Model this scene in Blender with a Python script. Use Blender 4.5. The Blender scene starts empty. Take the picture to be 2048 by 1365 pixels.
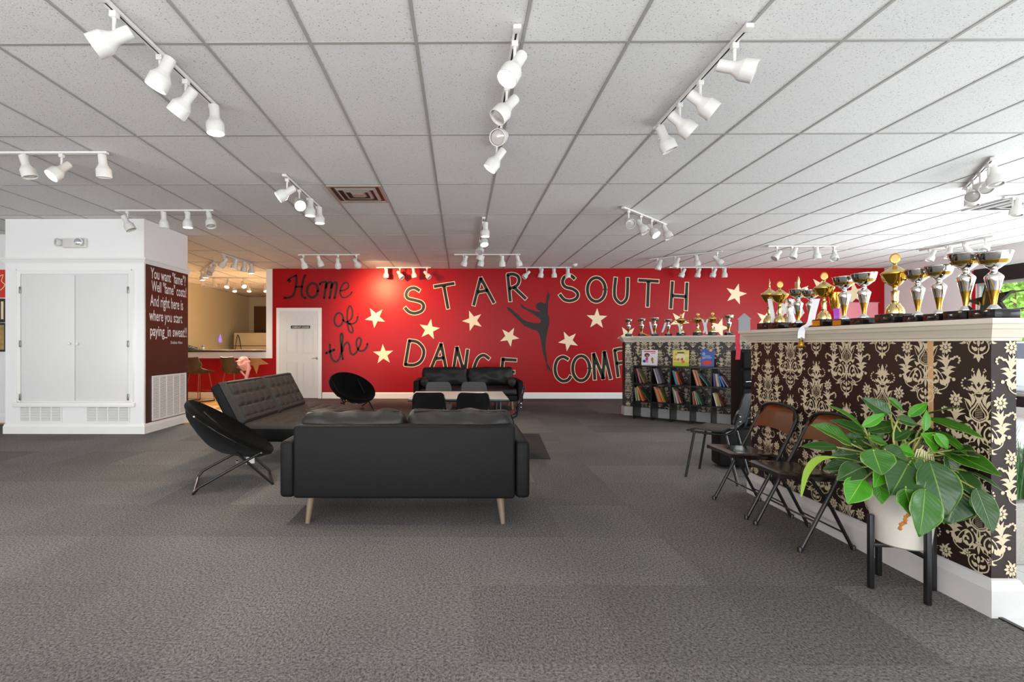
import bpy, bmesh, math, random
from mathutils import Vector, Matrix, noise
from mathutils.geometry import tessellate_polygon
PI = math.pi
R = math.radians
SC = bpy.context.scene
COL = SC.collection
random.seed(7)

# ------------------------------------------------------------------ camera, sky, lights, exposure
CAMH = 1.225; CEIL = 2.96; FPX = 965.0; VX = 922.0; VY = 690.0
cd = bpy.data.cameras.new('camera'); cam = bpy.data.objects.new('camera', cd); COL.objects.link(cam)
cam.location = (0, 0, CAMH); cam.rotation_euler = (R(90), 0, R(0.42))
cd.sensor_width = 36; cd.lens = FPX/2048*36; cd.shift_x = 0.0537; cd.shift_y = 0.0037; cd.clip_end = 300
SC.camera = cam
SC.view_settings.view_transform = 'Standard'; SC.view_settings.look = 'None'
SC.view_settings.gamma = 1; SC.view_settings.use_curve_mapping = False
SC.view_settings.exposure = 0.12
w = bpy.data.worlds.new('sky'); SC.world = w; w.use_nodes = True
bg = w.node_tree.nodes['Background']; bg.inputs[0].default_value = (0.80, 0.90, 1.0, 1); bg.inputs[1].default_value = 3.5

def lamp(kind, name, loc, rot, energy, color=(1, 1, 1), **kw):
    d = bpy.data.lights.new(name, kind); d.energy = energy; d.color = color
    for k, v in kw.items(): setattr(d, k, v)
    o = bpy.data.objects.new(name, d); COL.objects.link(o); o.location = loc; o.rotation_euler = rot
    return o
lamp('SUN', 'sun', (0, 0, 20), (R(35), R(-30), 0), 5.0, (1, .96, .9), angle=R(1))
# daylight entering the storefront windows of the right wall and of the wall behind the camera
lamp('AREA', 'daylight_side_windows', (9.45, 4.1, 1.35), (R(90+2), 0, R(90)), 250, (.92, .965, 1), shape='RECTANGLE', size=7.6, size_y=2.1)
lamp('AREA', 'daylight_rear_windows', (-2.6, -2.9, 1.25), (R(90+2), 0, 0), 70, (1, .98, .96), shape='RECTANGLE', size=10.0, size_y=2.1)
# fill lamps added at the same windows, tilted up to brighten the ceiling
lamp('AREA', 'ceiling_fill_side', (9.35, 4.1, .55), (R(90+50), 0, R(90)), 240, (.95, .98, 1), shape='RECTANGLE', size=7.6, size_y=.9)
lamp('AREA', 'ceiling_fill_rear', (-2.6, -2.8, .55), (R(90+50), 0, 0), 340, (1, .97, .94), shape='RECTANGLE', size=10.0, size_y=.9)

# ------------------------------------------------------------------ materials
def hexc(h):
    h = h.lstrip('#'); c = [int(h[i:i+2], 16)/255 for i in (0, 2, 4)]
    return tuple(((x/12.92) if x <= .04045 else ((x+.055)/1.055)**2.4) for x in c) + (1,)
MATS = {}
def mat(name, col, rough=.5, metal=0, spec=.5, bump=0, bscale=50, var=0, vscale=8, coat=0, emit=0, ecol=None, sheen=0):
    if name in MATS: return MATS[name]
    m = bpy.data.materials.new(name); m.use_nodes = True; nt = m.node_tree; b = nt.nodes['Principled BSDF']
    c = hexc(col) if isinstance(col, str) else tuple(col)+(1,)*(4-len(col))
    b.inputs['Base Color'].default_value = c; b.inputs['Roughness'].default_value = rough
    b.inputs['Metallic'].default_value = metal; b.inputs['Specular IOR Level'].default_value = spec
    if coat: b.inputs['Coat Weight'].default_value = coat; b.inputs['Coat Roughness'].default_value = .15
    if sheen: b.inputs['Sheen Weight'].default_value = sheen
    if emit:
        b.inputs['Emission Color'].default_value = hexc(ecol) if ecol else c; b.inputs['Emission Strength'].default_value = emit
    if bump or var: tc = nt.nodes.new('ShaderNodeTexCoord')
    if bump:
        n = nt.nodes.new('ShaderNodeTexNoise'); n.inputs['Scale'].default_value = bscale; n.inputs['Detail'].default_value = 4
        bp = nt.nodes.new('ShaderNodeBump'); bp.inputs['Strength'].default_value = bump; bp.inputs['Distance'].default_value = .01
        nt.links.new(tc.outputs['Object'], n.inputs['Vector']); nt.links.new(n.outputs['Fac'], bp.inputs['Height']); nt.links.new(bp.outputs['Normal'], b.inputs['Normal'])
    if var:
        n = nt.nodes.new('ShaderNodeTexNoise'); n.inputs['Scale'].default_value = vscale; n.inputs['Detail'].default_value = 3
        nt.links.new(tc.outputs['Object'], n.inputs['Vector'])
        mr = nt.nodes.new('ShaderNodeMapRange'); mr.inputs['To Min'].default_value = 1-var; mr.inputs['To Max'].default_value = 1+var
        mx = nt.nodes.new('ShaderNodeVectorMath'); mx.operation = 'SCALE'; mx.inputs[0].default_value = c[:3]
        nt.links.new(n.outputs['Fac'], mr.inputs['Value']); nt.links.new(mr.outputs['Result'], mx.inputs['Scale']); nt.links.new(mx.outputs['Vector'], b.inputs['Base Color'])
    MATS[name] = m
    return m

def nodes_of(m): return m.node_tree, m.node_tree.nodes['Principled BSDF']
def carpet_mat(name, sx, sy):
    m = mat(name, '#56524f', rough=.95, spec=.15); nt, b = nodes_of(m)
    g = nt.nodes.new('ShaderNodeNewGeometry'); mp = nt.nodes.new('ShaderNodeMapping'); mp.inputs['Scale'].default_value = (sx, sy, 1)
    nt.links.new(g.outputs['Position'], mp.inputs['Vector'])
    n1 = nt.nodes.new('ShaderNodeTexNoise'); n1.inputs['Scale'].default_value = 105; n1.inputs['Detail'].default_value = 6; n1.inputs['Roughness'].default_value = .75
    n2 = nt.nodes.new('ShaderNodeTexNoise'); n2.inputs['Scale'].default_value = 1.1; n2.inputs['Detail'].default_value = 2
    nt.links.new(mp.outputs['Vector'], n1.inputs['Vector']); nt.links.new(g.outputs['Position'], n2.inputs['Vector'])
    cr = nt.nodes.new('ShaderNodeValToRGB'); e = cr.color_ramp.elements
    e[0].position = .36; e[0].color = (.030, .029, .028, 1); e[1].position = .66; e[1].color = (.25, .235, .225, 1)
    nt.links.new(n1.outputs['Fac'], cr.inputs['Fac'])
    oi = nt.nodes.new('ShaderNodeObjectInfo')
    a = nt.nodes.new('ShaderNodeMapRange'); a.inputs['To Min'].default_value = .84; a.inputs['To Max'].default_value = 1.14
    nt.links.new(oi.outputs['Random'], a.inputs['Value'])
    a2 = nt.nodes.new('ShaderNodeMapRange'); a2.inputs['From Min'].default_value = .3; a2.inputs['From Max'].default_value = .7; a2.inputs['To Min'].default_value = .9; a2.inputs['To Max'].default_value = 1.1
    nt.links.new(n2.outputs['Fac'], a2.inputs['Value'])
    mu = nt.nodes.new('ShaderNodeMath'); mu.operation = 'MULTIPLY'; nt.links.new(a.outputs[0], mu.inputs[0]); nt.links.new(a2.outputs[0], mu.inputs[1])
    s = nt.nodes.new('ShaderNodeVectorMath'); s.operation = 'SCALE'; nt.links.new(cr.outputs['Color'], s.inputs[0]); nt.links.new(mu.outputs[0], s.inputs['Scale'])
    nt.links.new(s.outputs['Vector'], b.inputs['Base Color'])
    bp = nt.nodes.new('ShaderNodeBump'); bp.inputs['Strength'].default_value = .6; bp.inputs['Distance'].default_value = .004
    nt.links.new(n1.outputs['Fac'], bp.inputs['Height']); nt.links.new(bp.outputs['Normal'], b.inputs['Normal'])
    return m
M_carpA = carpet_mat('carpet_loop', 1, .7); M_carpB = carpet_mat('carpet_loop_turned', .7, 1)

def ceiltile_mat():
    m = mat('ceiling_tile_fissured', '#dcdad7', rough=.95, spec=.1); nt, b = nodes_of(m)
    g = nt.nodes.new('ShaderNodeNewGeometry')
    v = nt.nodes.new('ShaderNodeTexNoise'); v.inputs['Scale'].default_value = 95; v.inputs['Detail'].default_value = 3; v.inputs['Roughness'].default_value = .6
    nt.links.new(g.outputs['Position'], v.inputs['Vector'])
    cr = nt.nodes.new('ShaderNodeValToRGB'); e = cr.color_ramp.elements
    e[0].position = .30; e[0].color = (.30, .29, .28, 1); e[1].position = .40; e[1].color = (.73, .72, .71, 1)
    nt.links.new(v.outputs['Fac'], cr.inputs['Fac']); 
    oi = nt.nodes.new('ShaderNodeObjectInfo')
    a = nt.nodes.new('ShaderNodeMapRange'); a.inputs['To Min'].default_value = .96; a.inputs['To Max'].default_value = 1.03
    nt.links.new(oi.outputs['Random'], a.inputs['Value'])
    s = nt.nodes.new('ShaderNodeVectorMath'); s.operation = 'SCALE'; nt.links.new(cr.outputs['Color'], s.inputs[0]); nt.links.new(a.outputs[0], s.inputs['Scale'])
    nt.links.new(s.outputs['Vector'], b.inputs['Base Color'])
    bp = nt.nodes.new('ShaderNodeBump'); bp.inputs['Strength'].default_value = .5; bp.inputs['Distance'].default_value = .004
    nt.links.new(v.outputs['Fac'], bp.inputs['Height']); nt.links.new(bp.outputs['Normal'], b.inputs['Normal'])
    return m
M_ctile = ceiltile_mat()
def wood_mat(name, c1, c2, rough=.35):
    m = mat(name, c1, rough=rough); nt, b = nodes_of(m)
    g = nt.nodes.new('ShaderNodeNewGeometry'); mp = nt.nodes.new('ShaderNodeMapping'); mp.inputs['Scale'].default_value = (1.2, 14, 14)
    nt.links.new(g.outputs['Position'], mp.inputs['Vector'])
    n = nt.nodes.new('ShaderNodeTexNoise'); n.inputs['Scale'].default_value = 3; n.inputs['Detail'].default_value = 5
    nt.links.new(mp.outputs['Vector'], n.inputs['Vector'])
    cr = nt.nodes.new('ShaderNodeValToRGB'); e = cr.color_ramp.elements; e[0].position = .3; e[0].color = hexc(c1); e[1].position = .7; e[1].color = hexc(c2)
    nt.links.new(n.outputs['Fac'], cr.inputs['Fac']); nt.links.new(cr.outputs['Color'], b.inputs['Base Color'])
    return m
def leaf_mat(name, dark, light, edge):
    m = mat(name, dark, rough=.32, spec=.38); nt, b = nodes_of(m)
    uv = nt.nodes.new('ShaderNodeUVMap'); sp = nt.nodes.new('ShaderNodeSeparateXYZ'); nt.links.new(uv.outputs[0], sp.inputs[0])
    s = nt.nodes.new('ShaderNodeMath'); s.operation = 'SUBTRACT'; s.inputs[1].default_value = .5; nt.links.new(sp.outputs['X'], s.inputs[0])
    ab = nt.nodes.new('ShaderNodeMath'); ab.operation = 'ABSOLUTE'; nt.links.new(s.outputs[0], ab.inputs[0])
    # veins slanting off the midrib
    ma = nt.nodes.new('ShaderNodeMath'); ma.operation = 'MULTIPLY_ADD'; ma.inputs[1].default_value = -.55; nt.links.new(ab.outputs[0], ma.inputs[0]); nt.links.new(sp.outputs['Y'], ma.inputs[2])
    mf = nt.nodes.new('ShaderNodeMath'); mf.operation = 'MULTIPLY'; mf.inputs[1].default_value = 60; nt.links.new(ma.outputs[0], mf.inputs[0])
    sn = nt.nodes.new('ShaderNodeMath'); sn.operation = 'SINE'; nt.links.new(mf.outputs[0], sn.inputs[0])
    vr = nt.nodes.new('ShaderNodeMapRange'); vr.inputs['From Min'].default_value = .6; vr.inputs['From Max'].default_value = 1; vr.inputs['To Max'].default_value = .07; nt.links.new(sn.outputs[0], vr.inputs['Value'])
    m1 = nt.nodes.new('ShaderNodeMixRGB'); m1.inputs[1].default_value = hexc(dark); m1.inputs[2].default_value = hexc(light); nt.links.new(vr.outputs[0], m1.inputs[0])
    cr = nt.nodes.new('ShaderNodeValToRGB'); e = cr.color_ramp.elements
    e[0].position = .004; e[0].color = (.55, .55, .55, 1); e[1].position = .022; e[1].color = (0, 0, 0, 1)
    x = e.new(.465); x.color = (0, 0, 0, 1); x = e.new(.495); x.color = (.7, .7, .7, 1)
    nt.links.new(ab.outputs[0], cr.inputs['Fac'])
    m2 = nt.nodes.new('ShaderNodeMixRGB'); m2.inputs[2].default_value = hexc(edge); nt.links.new(m1.outputs[0], m2.inputs[1]); nt.links.new(cr.outputs['Color'], m2.inputs[0])
    nt.links.new(m2.outputs[0], b.inputs['Base Color'])
    b.inputs['Transmission Weight'].default_value = 0
    bp = nt.nodes.new('ShaderNodeBump'); bp.inputs['Strength'].default_value = .10; bp.inputs['Distance'].default_value = .003
    nt.links.new(sn.outputs[0], bp.inputs['Height']); nt.links.new(bp.outputs['Normal'], b.inputs['Normal'])
    return m
def glass_mat():
    m = bpy.data.materials.new('window_glass'); m.use_nodes = True; nt = m.node_tree
    for n in list(nt.nodes): nt.nodes.remove(n)
    o = nt.nodes.new('ShaderNodeOutputMaterial'); t = nt.nodes.new('ShaderNodeBsdfTransparent'); g = nt.nodes.new('ShaderNodeBsdfGlossy')
    g.inputs['Roughness'].default_value = .01; f = nt.nodes.new('ShaderNodeFresnel'); f.inputs[0].default_value = 1.45; x = nt.nodes.new('ShaderNodeMixShader')
    t.inputs[0].default_value = (.94, .97, .96, 1)
    nt.links.new(f.outputs[0], x.inputs[0]); nt.links.new(t.outputs[0], x.inputs[1]); nt.links.new(g.outputs[0], x.inputs[2]); nt.links.new(x.outputs[0], o.inputs[0])
    return m
M_glass = glass_mat()
M_white = mat('white_paint', '#eeedec', rough=.5, bump=.05, bscale=120)
M_trim = mat('trim_enamel', '#eeedea', rough=.32)
M_red = mat('red_wall_paint', '#a0020c', rough=.36, spec=.22, bump=.10, bscale=90)
M_cream = mat('cream_wall_paint', '#d6cdb2', rough=.6)
M_brown = mat('brown_wall_paint', '#43271e', rough=.34, var=.12, vscale=3)
M_black = mat('black_painted_metal', '#151414', rough=.38)
M_blackpl = mat('black_plastic', '#121213', rough=.32, bump=.05, bscale=300)
M_leath = mat('black_faux_leather', '#100f0f', rough=.58, spec=.18, bump=.10, bscale=260)
M_leath2 = mat('charcoal_faux_leather', '#1c1a19', rough=.46, spec=.38, bump=.10, bscale=260)
M_plush = mat('black_plush', '#080706', rough=.95, spec=.1, sheen=.04, bump=.5, bscale=160)
M_tube = mat('dark_grey_steel_tube', '#343230', rough=.35, metal=.7)
M_chrome = mat('chrome', '#d8d8da', rough=.12, metal=1)
M_lightw = mat('white_enamel_fitting', '#dad7d2', rough=.42)
M_slot = mat('black_slot', '#0b0b0b', rough=.7)
M_lensoff = mat('unlit_bulb_glass', '#b5b0aa', rough=.12, coat=.6)
M_lens_w = mat('lit_bulb_warm', '#ffffff', rough=.5, emit=14, ecol='#ffe9c8')
M_lens_c = mat('lit_bulb_white', '#ffffff', rough=.5, emit=14, ecol='#fff6ea')
M_ink = mat('mural_black_paint', '#231a14', rough=.45, spec=.3)
M_inkc = mat('mural_cream_paint', '#f1dcb6', rough=.4)
M_script = mat('script_brown_paint', '#300d08', rough=.42, spec=.3)
M_wp = mat('wallpaper_dark_ground', '#271814', rough=.38, spec=.42)
M_wpp = mat('wallpaper_cream_print', '#cbbb9d', rough=.45)
M_gold = mat('polished_gold', '#cf9f3e', rough=.15, metal=1)
M_goldp = mat('pale_gold', '#dcc78c', rough=.16, metal=1)
M_silver = mat('polished_silver', '#e4e2e0', rough=.1, metal=1)
M_marble = mat('black_marble', '#1a1615', rough=.12, var=.35, vscale=40)
M_plaque = mat('gold_plaque', '#d6921e', rough=.3, metal=.6)
M_stoneW = mat('glossy_white_floor_tile', '#e2e5e3', rough=.12, var=.03, vscale=3)

# ------------------------------------------------------------------ mesh builder
class MB:
    def __init__(s): s.v = []; s.f = []; s.sm = []; s.uv = None
    def add(s, vs, fs, smooth=False):
        o = len(s.v); s.v += [tuple(v) for v in vs]; s.f += [tuple(i+o for i in f) for f in fs]; s.sm += [smooth]*len(fs)
        return s
    def box(s, x0, y0, z0, x1, y1, z1, M=None):
        vs = [Vector((x, y, z)) for z in (z0, z1) for y in (y0, y1) for x in (x0, x1)]
        if M is not None: vs = [M @ v for v in vs]
        return s.add(vs, [(0, 2, 3, 1), (4, 5, 7, 6), (0, 1, 5, 4), (2, 6, 7, 3), (0, 4, 6, 2), (1, 3, 7, 5)])
    def rbox(s, x0, y0, z0, x1, y1, z1, r=.01, seg=2, M=None, puff=(0, 0, 0), wr=0, n=None, seed=0):
        """rounded box; puff bulges faces along each axis; n subdivisions per axis when puffed"""
        c = Vector(((x0+x1)/2, (y0+y1)/2, (z0+z1)/2)); h = Vector((abs(x1-x0)/2, abs(y1-y0)/2, abs(z1-z0)/2)); r = min(r, min(h)*.999)
        def params(k):
            H = h[k]; inner = H-r; a = [-H+r*(1-math.cos(PI/2*i/seg)) for i in range(seg)] if r > 0 else []
            m = (n or 1); mid = [-inner+2*inner*i/m for i in range(m+1)]
            return a+mid+[-x for x in reversed(a)]
        P = [params(k) for k in range(3)]
        vs = {}; V = []; F = []
        def vert(p):
            key = tuple(round(q, 6) for q in p)
            if key in vs: return vs[key]
            q = Vector(p); cl = Vector([max(-(h[k]-r), min(h[k]-r, q[k])) for k in range(3)]); d = q-cl
            if d.length > 1e-9: q = cl+d.normalized()*r
            u = [q[k]/h[k] for k in range(3)]
            g = [max(0, 1-abs(u[k])**2.2) for k in range(3)]
            q.x += puff[0]*u[0]*g[1]*g[2]; q.y += puff[1]*u[1]*g[0]*g[2]; q.z += puff[2]*u[2]*g[0]*g[1]
            if wr:
                q += Vector((noise.noise(q*9+Vector((seed, 0, 0))), noise.noise(q*9+Vector((0, seed+5, 0))), noise.noise(q*7+Vector((3, 0, seed)))))*wr
            q += c
            if M is not None: q = M @ q
            vs[key] = len(V); V.append(q); return vs[key]
        for k in range(3):
            a, b = [(1, 2), (2, 0), (0, 1)][k]
            for sgn in (-1, 1):
                for i in range(len(P[a])-1):
                    for j in range(len(P[b])-1):
                        q = []
                        for (ii, jj) in ((i, j), (i+1, j), (i+1, j+1), (i, j+1)):
                            p = [0, 0, 0]; p[k] = sgn*h[k]; p[a] = P[a][ii]; p[b] = P[b][jj]; q.append(vert(p))
                        if sgn < 0: q.reverse()
                        if len(set(q)) == 4: F.append(tuple(q))
        return s.add(V, F, True)
    def lathe(s, prof, seg=24, M=None, smooth=True, ang=0):
        """prof: (r, z) pairs bottom to top, around local z"""
        vs = []; fs = []
        for (r, z) in prof:
            for k in range(seg):
                a = 2*PI*k/seg+ang; v = Vector((r*math.cos(a), r*math.sin(a), z)); vs.append(M @ v if M is not None else v)
        for i in range(len(prof)-1):
            for k in range(seg):
                k2 = (k+1) % seg; fs.append((i*seg+k, i*seg+k2, (i+1)*seg+k2, (i+1)*seg+k))
        if prof[0][0] > 1e-6: fs.append(tuple(reversed(range(seg))))
        if prof[-1][0] > 1e-6: fs.append(tuple((len(prof)-1)*seg+k for k in range(seg)))
        o = len(s.sm); s.add(vs, fs, smooth)
        return s
    def tube(s, pts, r, seg=10, closed=False, caps=True):
        pts = [Vector(p) for p in pts]; n = len(pts); rr = r if isinstance(r, (list, tuple)) else [r]*n
        vs = []; fs = []; up = None
        for i in range(n):
            if closed: t = (pts[(i+1) % n]-pts[i-1])
            else: t = pts[min(i+1, n-1)]-pts[max(i-1, 0)]
            t.normalize()
            if up is None:
                up = Vector((0, 0, 1)) if abs(t.z) < .9 else Vector((1, 0, 0))
            up = (up-t*up.dot(t)); up.normalize(); sd = t.cross(up)
            for k in range(seg):
                a = 2*PI*k/seg; vs.append(pts[i]+(up*math.cos(a)+sd*math.sin(a))*rr[i])
        for i in range(n if closed else n-1):
            j = (i+1) % n
            for k in range(seg):
                k2 = (k+1) % seg; fs.append((i*seg+k, i*seg+k2, j*seg+k2, j*seg+k))
        if caps and not closed:
            fs.append(tuple(reversed(range(seg)))); fs.append(tuple((n-1)*seg+k for k in range(seg)))
        return s.add(vs, fs, True)
    def grid(s, fn, nu, nv, smooth=True):
        vs = [Vector(fn(i/nu, j/nv)) for j in range(nv+1) for i in range(nu+1)]
        fs = [(j*(nu+1)+i, j*(nu+1)+i+1, (j+1)*(nu+1)+i+1, (j+1)*(nu+1)+i) for j in range(nv) for i in range(nu)]
        return s.add(vs, fs, smooth)
    def slab(s, fn, nu, nv, th, smooth=True):
        """closed sheet: fn(u,v)->point, thickness th along the local normal"""
        P = [[Vector(fn(i/nu, j/nv)) for i in range(nu+1)] for j in range(nv+1)]
        T = []
        for j in range(nv+1):
            for i in range(nu+1):
                du = P[j][min(i+1, nu)]-P[j][max(i-1, 0)]; dv = P[min(j+1, nv)][i]-P[max(j-1, 0)][i]
                nn = du.cross(dv); nn = nn.normalized() if nn.length > 1e-12 else Vector((0, 0, 1))
                T.append(P[j][i]-nn*th)
        A = [p for row in P for p in row]; N = len(A); W = nu+1
        fs = [(j*W+i, j*W+i+1, (j+1)*W+i+1, (j+1)*W+i) for j in range(nv) for i in range(nu)]
        fs += [tuple(reversed([N+q for q in f])) for f in fs]
        for i in range(nu):
            fs.append((i, N+i, N+i+1, i+1)); fs.append((nv*W+i, nv*W+i+1, N+nv*W+i+1, N+nv*W+i))
        for j in range(nv):
            fs.append((j*W, (j+1)*W, N+(j+1)*W, N+j*W)); fs.append((j*W+nu, N+j*W+nu, N+(j+1)*W+nu, (j+1)*W+nu))
        return s.add(A+T, fs, smooth)
    def prism(s, poly, f0, f1):
        """poly: 2D outline; f0(x,y), f1(x,y)->3D of the two faces"""
        n = len(poly); tr = tessellate_polygon([[Vector((p[0], p[1], 0)) for p in poly]])
        vs = [f0(*p) for p in poly]+[f1(*p) for p in poly]
        fs = [tuple(t) for t in tr]+[tuple(n+i for i in reversed(t)) for t in tr]
        fs += [(i, (i+1) % n, n+(i+1) % n, n+i) for i in range(n)]
        return s.add(vs, fs)
    def mesh(s, name, m, fixn=True):
        me = bpy.data.meshes.new(name); me.from_pydata([tuple(v) for v in s.v], [], s.f)
        me.polygons.foreach_set('use_smooth', s.sm)
        if fixn:
            bm = bmesh.new(); bm.from_mesh(me); bmesh.ops.recalc_face_normals(bm, faces=bm.faces); bm.to_mesh(me); bm.free()
        me.materials.append(m)
        if any(s.sm):
            try: me.set_sharp_from_angle(angle=R(40))
            except Exception: pass
        me.update(); return me
    def build(s, name, m, parent=None, fixn=True):
        return link(name, s.mesh(name, m, fixn), parent)

def link(name, data, parent=None, loc=None, rot=None):
    o = bpy.data.objects.new(name, data); COL.objects.link(o)
    if parent is not None: o.parent = parent
    if loc is not None: o.location = loc
    if rot is not None: o.rotation_euler = rot
    return o
def tag(o, label=None, cat=None, group=None, kind=None):
    if label: o['label'] = label
    if cat: o['category'] = cat
    if group: o['group'] = group
    if kind: o['kind'] = kind
    return o
def thing(name, label, cat, loc=(0, 0, 0), rz=0, group=None):
    return tag(link(name, None, None, loc, (0, 0, rz)), label, cat, group)
def struct(name, mb, m):
    return tag(mb.build(name, m), kind='structure')
def copy_tree(o, parent=None):
    c = o.copy(); COL.objects.link(c); c.parent = parent
    for ch in list(o.children): copy_tree(ch, c)
    return c
def dup(root, loc, rz, label, group=None):
    r = copy_tree(root); r.location = loc; r.rotation_euler = (0, 0, rz); r['label'] = label
    if group: r['group'] = group
    return r
def smooth_path(pts, n=6, closed=False):
    P = [Vector(p) for p in pts]; out = []; N = len(P)
    rng = range(N if closed else N-1)
    for i in rng:
        if closed: a, b, c, d = P[i-1], P[i], P[(i+1) % N], P[(i+2) % N]
        else: a, b, c, d = P[max(i-1, 0)], P[i], P[i+1], P[min(i+2, N-1)]
        for k in range(n):
            t = k/n; out.append(.5*((2*b)+(c-a)*t+(2*a-5*b+4*c-d)*t*t+(-a+3*b-3*c+d)*t**3))
    if not closed: out.append(P[-1])
    return out
def sweep(mb, prof, path, closed=False):
    """mouldings: prof = closed list of (out, z); path = 2D points, 'out' to the right of travel"""
    P = [Vector(p) for p in path]; n = len(P); rings = []
    for i in range(n):
        ds = []
        if closed or i > 0: ds.append((P[i]-P[i-1]).normalized())
        if closed or i < n-1: ds.append((P[(i+1) % n]-P[i]).normalized())
        ns = [Vector((d.y, -d.x)) for d in ds]
        if len(ns) == 2:
            m = (ns[0]+ns[1]); m = m/max(.2, (1+ns[0].dot(ns[1])))
        else: m = ns[0]
        rings.append([(P[i].x+m.x*o, P[i].y+m.y*o, z) for o, z in prof])
    vs = [v for r_ in rings for v in r_]; k = len(prof); fs = []
    for i in range(n if closed else n-1):
        j = (i+1) % n
        for a in range(k): b = (a+1) % k; fs.append((i*k+a, i*k+b, j*k+b, j*k+a))
    if not closed: fs.append(tuple(range(k))); fs.append(tuple((n-1)*k+a for a in reversed(range(k))))
    mb.add(vs, fs); return mb
def ceilpt(px, py, z=CEIL):
    Y = FPX*(z-CAMH)/(VY-py); return Vector(((px-VX)*Y/FPX, Y))
def floorpt(px, py, z=0):
    Y = FPX*(CAMH-z)/(py-VY); return Vector(((px-VX)*Y/FPX, Y))
YB = 11.0; PPM = FPX/YB
def wx(px): return (px-VX)/PPM
def wz(py): return CAMH+(VY-py)/PPM

def text_mesh(body, size=1, bold=0, spacing=1):
    c = bpy.data.curves.new('lettering', 'FONT'); c.body = body; c.size = size; c.space_character = spacing; c.offset = bold; c.fill_mode = 'FRONT'
    c.resolution_u = 3
    o = bpy.data.objects.new('lettering', c); COL.objects.link(o)
    dg = bpy.context.evaluated_depsgraph_get(); me = bpy.data.meshes.new_from_object(o.evaluated_get(dg))
    bpy.data.objects.remove(o); return me
def place_text(body, m, fn, w=None, h=None, bold=0, name='lettering', parent=None, spacing=1):
    """fn(u,v)->3D; the text's bounding box is scaled to w x h with its lower left at 0,0 of the line"""
    me = text_mesh(body, 1, bold, spacing); vs = me.vertices
    x0 = min(v.co.x for v in vs); x1 = max(v.co.x for v in vs); y1 = .70
    sx = w/(x1-x0) if w else None; sy = h/y1 if h else None
    if sx is None: sx = sy
    if sy is None: sy = sx
    for v in vs: v.co = Vector(fn((v.co.x-x0)*sx, v.co.y*sy))
    me.materials.clear(); me.materials.append(m); me.name = name; me.update()
    return link(name, me, parent)

# ================================================================== FLOOR
fl = struct('floor', MB().box(-9.4, -3.3, -.12, 9.7, 18, -.03), mat('concrete_subfloor', '#5b5854', rough=.9))
ts = .6096
def in_view(x, y):  # rough frustum on the floor / ceiling
    return y > 1.2 and -1.02*y-.7 < x < 1.2*y+.7
cells = []
for j in range(-6, 19):
    for i in range(-16, 11):
        x0 = .055+ts*i; y0 = 2.463-ts*4+ts*j
        xc, yc = x0+ts/2, y0+ts/2
        if y0 > 10.95 or yc < -3.1 or xc < -9.2: continue
        if yc < 4.0 and x0 > 2.42: continue
        if xc > 6.0: continue
        if xc < -4.25 and yc > 7.55: continue
        cells.append((x0, y0, i, j))
cells.sort(key=lambda c: (not in_view(c[0]+ts/2, c[1]+ts/2), c[1]))
tA = MB().box(0, 0, -.03, ts, ts, 0).mesh('carpet_tile', M_carpA); tB = MB().box(0, 0, -.03, ts, ts, 0).mesh('carpet_tile', M_carpB)
rest = MB()
for k, (x0, y0, i, j) in enumerate(cells):
    x1 = min(x0+ts, 2.42) if y0+ts/2 < 4.0 else x0+ts
    y1 = min(y0+ts, 11.0)
    if k < 292 and in_view(x0+ts/2, y0+ts/2):
        if x1 < x0+ts-.01 or y1 < y0+ts-.01: MB().box(x0, y0, -.03, x1, y1, 0).build('carpet_tile', M_carpA, fl)
        else: link('carpet_tile', tA if (i+j) % 2 else tB, fl, (x0, y0, 0))
    else: rest.box(x0, y0, -.03, x1, y1, 0)
tag(rest.build('carpet_field', M_carpA, fl), kind='stuff')
# oak planks on the left behind the closet
M_oak = wood_mat('oak_plank', '#c8923f', '#e3b56a', .3); M_oak2 = wood_mat('oak_plank_light', '#d9a556', '#ecc683', .3)
for r_ in range(23):
    y0 = 7.55+.15*r_; x = -7.9-(r_ % 3)*.4; k = 0
    while x < -4.23:
        x1 = min(x+1.2, -4.23)
        if x1 > -7.7 and x1-max(x, -7.9) > .05: MB().box(max(x, -7.9)+.001, y0+.001, -.03, x1-.001, y0+.149, 0).build('floor_plank', M_oak if (k+r_) % 2 else M_oak2, fl)
        x += 1.2; k += 1
MB().box(-9.3, 7.5, -.03, -7.9, 11, 0).build('floor_panel', M_oak, fl)
MB().box(-9.3, 11, -.03, -4.2, 18, 0).build('floor_panel', M_oak, fl)
# white tiles beyond the partition
tl = MB().box(.002, .002, -.03, .598, .598, 0).mesh('floor_tile', M_stoneW); k = 0; rest = MB()
for j in range(24):
    for i in range(13):
        x0 = 2.425+.6*i; y0 = -3.2+.6*j
        if y0+.3 > 4.02 and x0 < 6.07: continue
        if y0 > 10.9 or x0 > 9.5: continue
        if k < 295 and y0 > .8: link('floor_tile', tl, fl, (x0, y0, 0)); k += 1
        else: rest.box(x0+.002, y0+.002, -.03, x0+.598, y0+.598, 0)
rest.build('floor_panel', M_stoneW, fl)
MB().box(2.405, -3.1, -.01, 2.425, 2.19, .006).build('carpet_edge_strip', M_black, fl)

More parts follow.
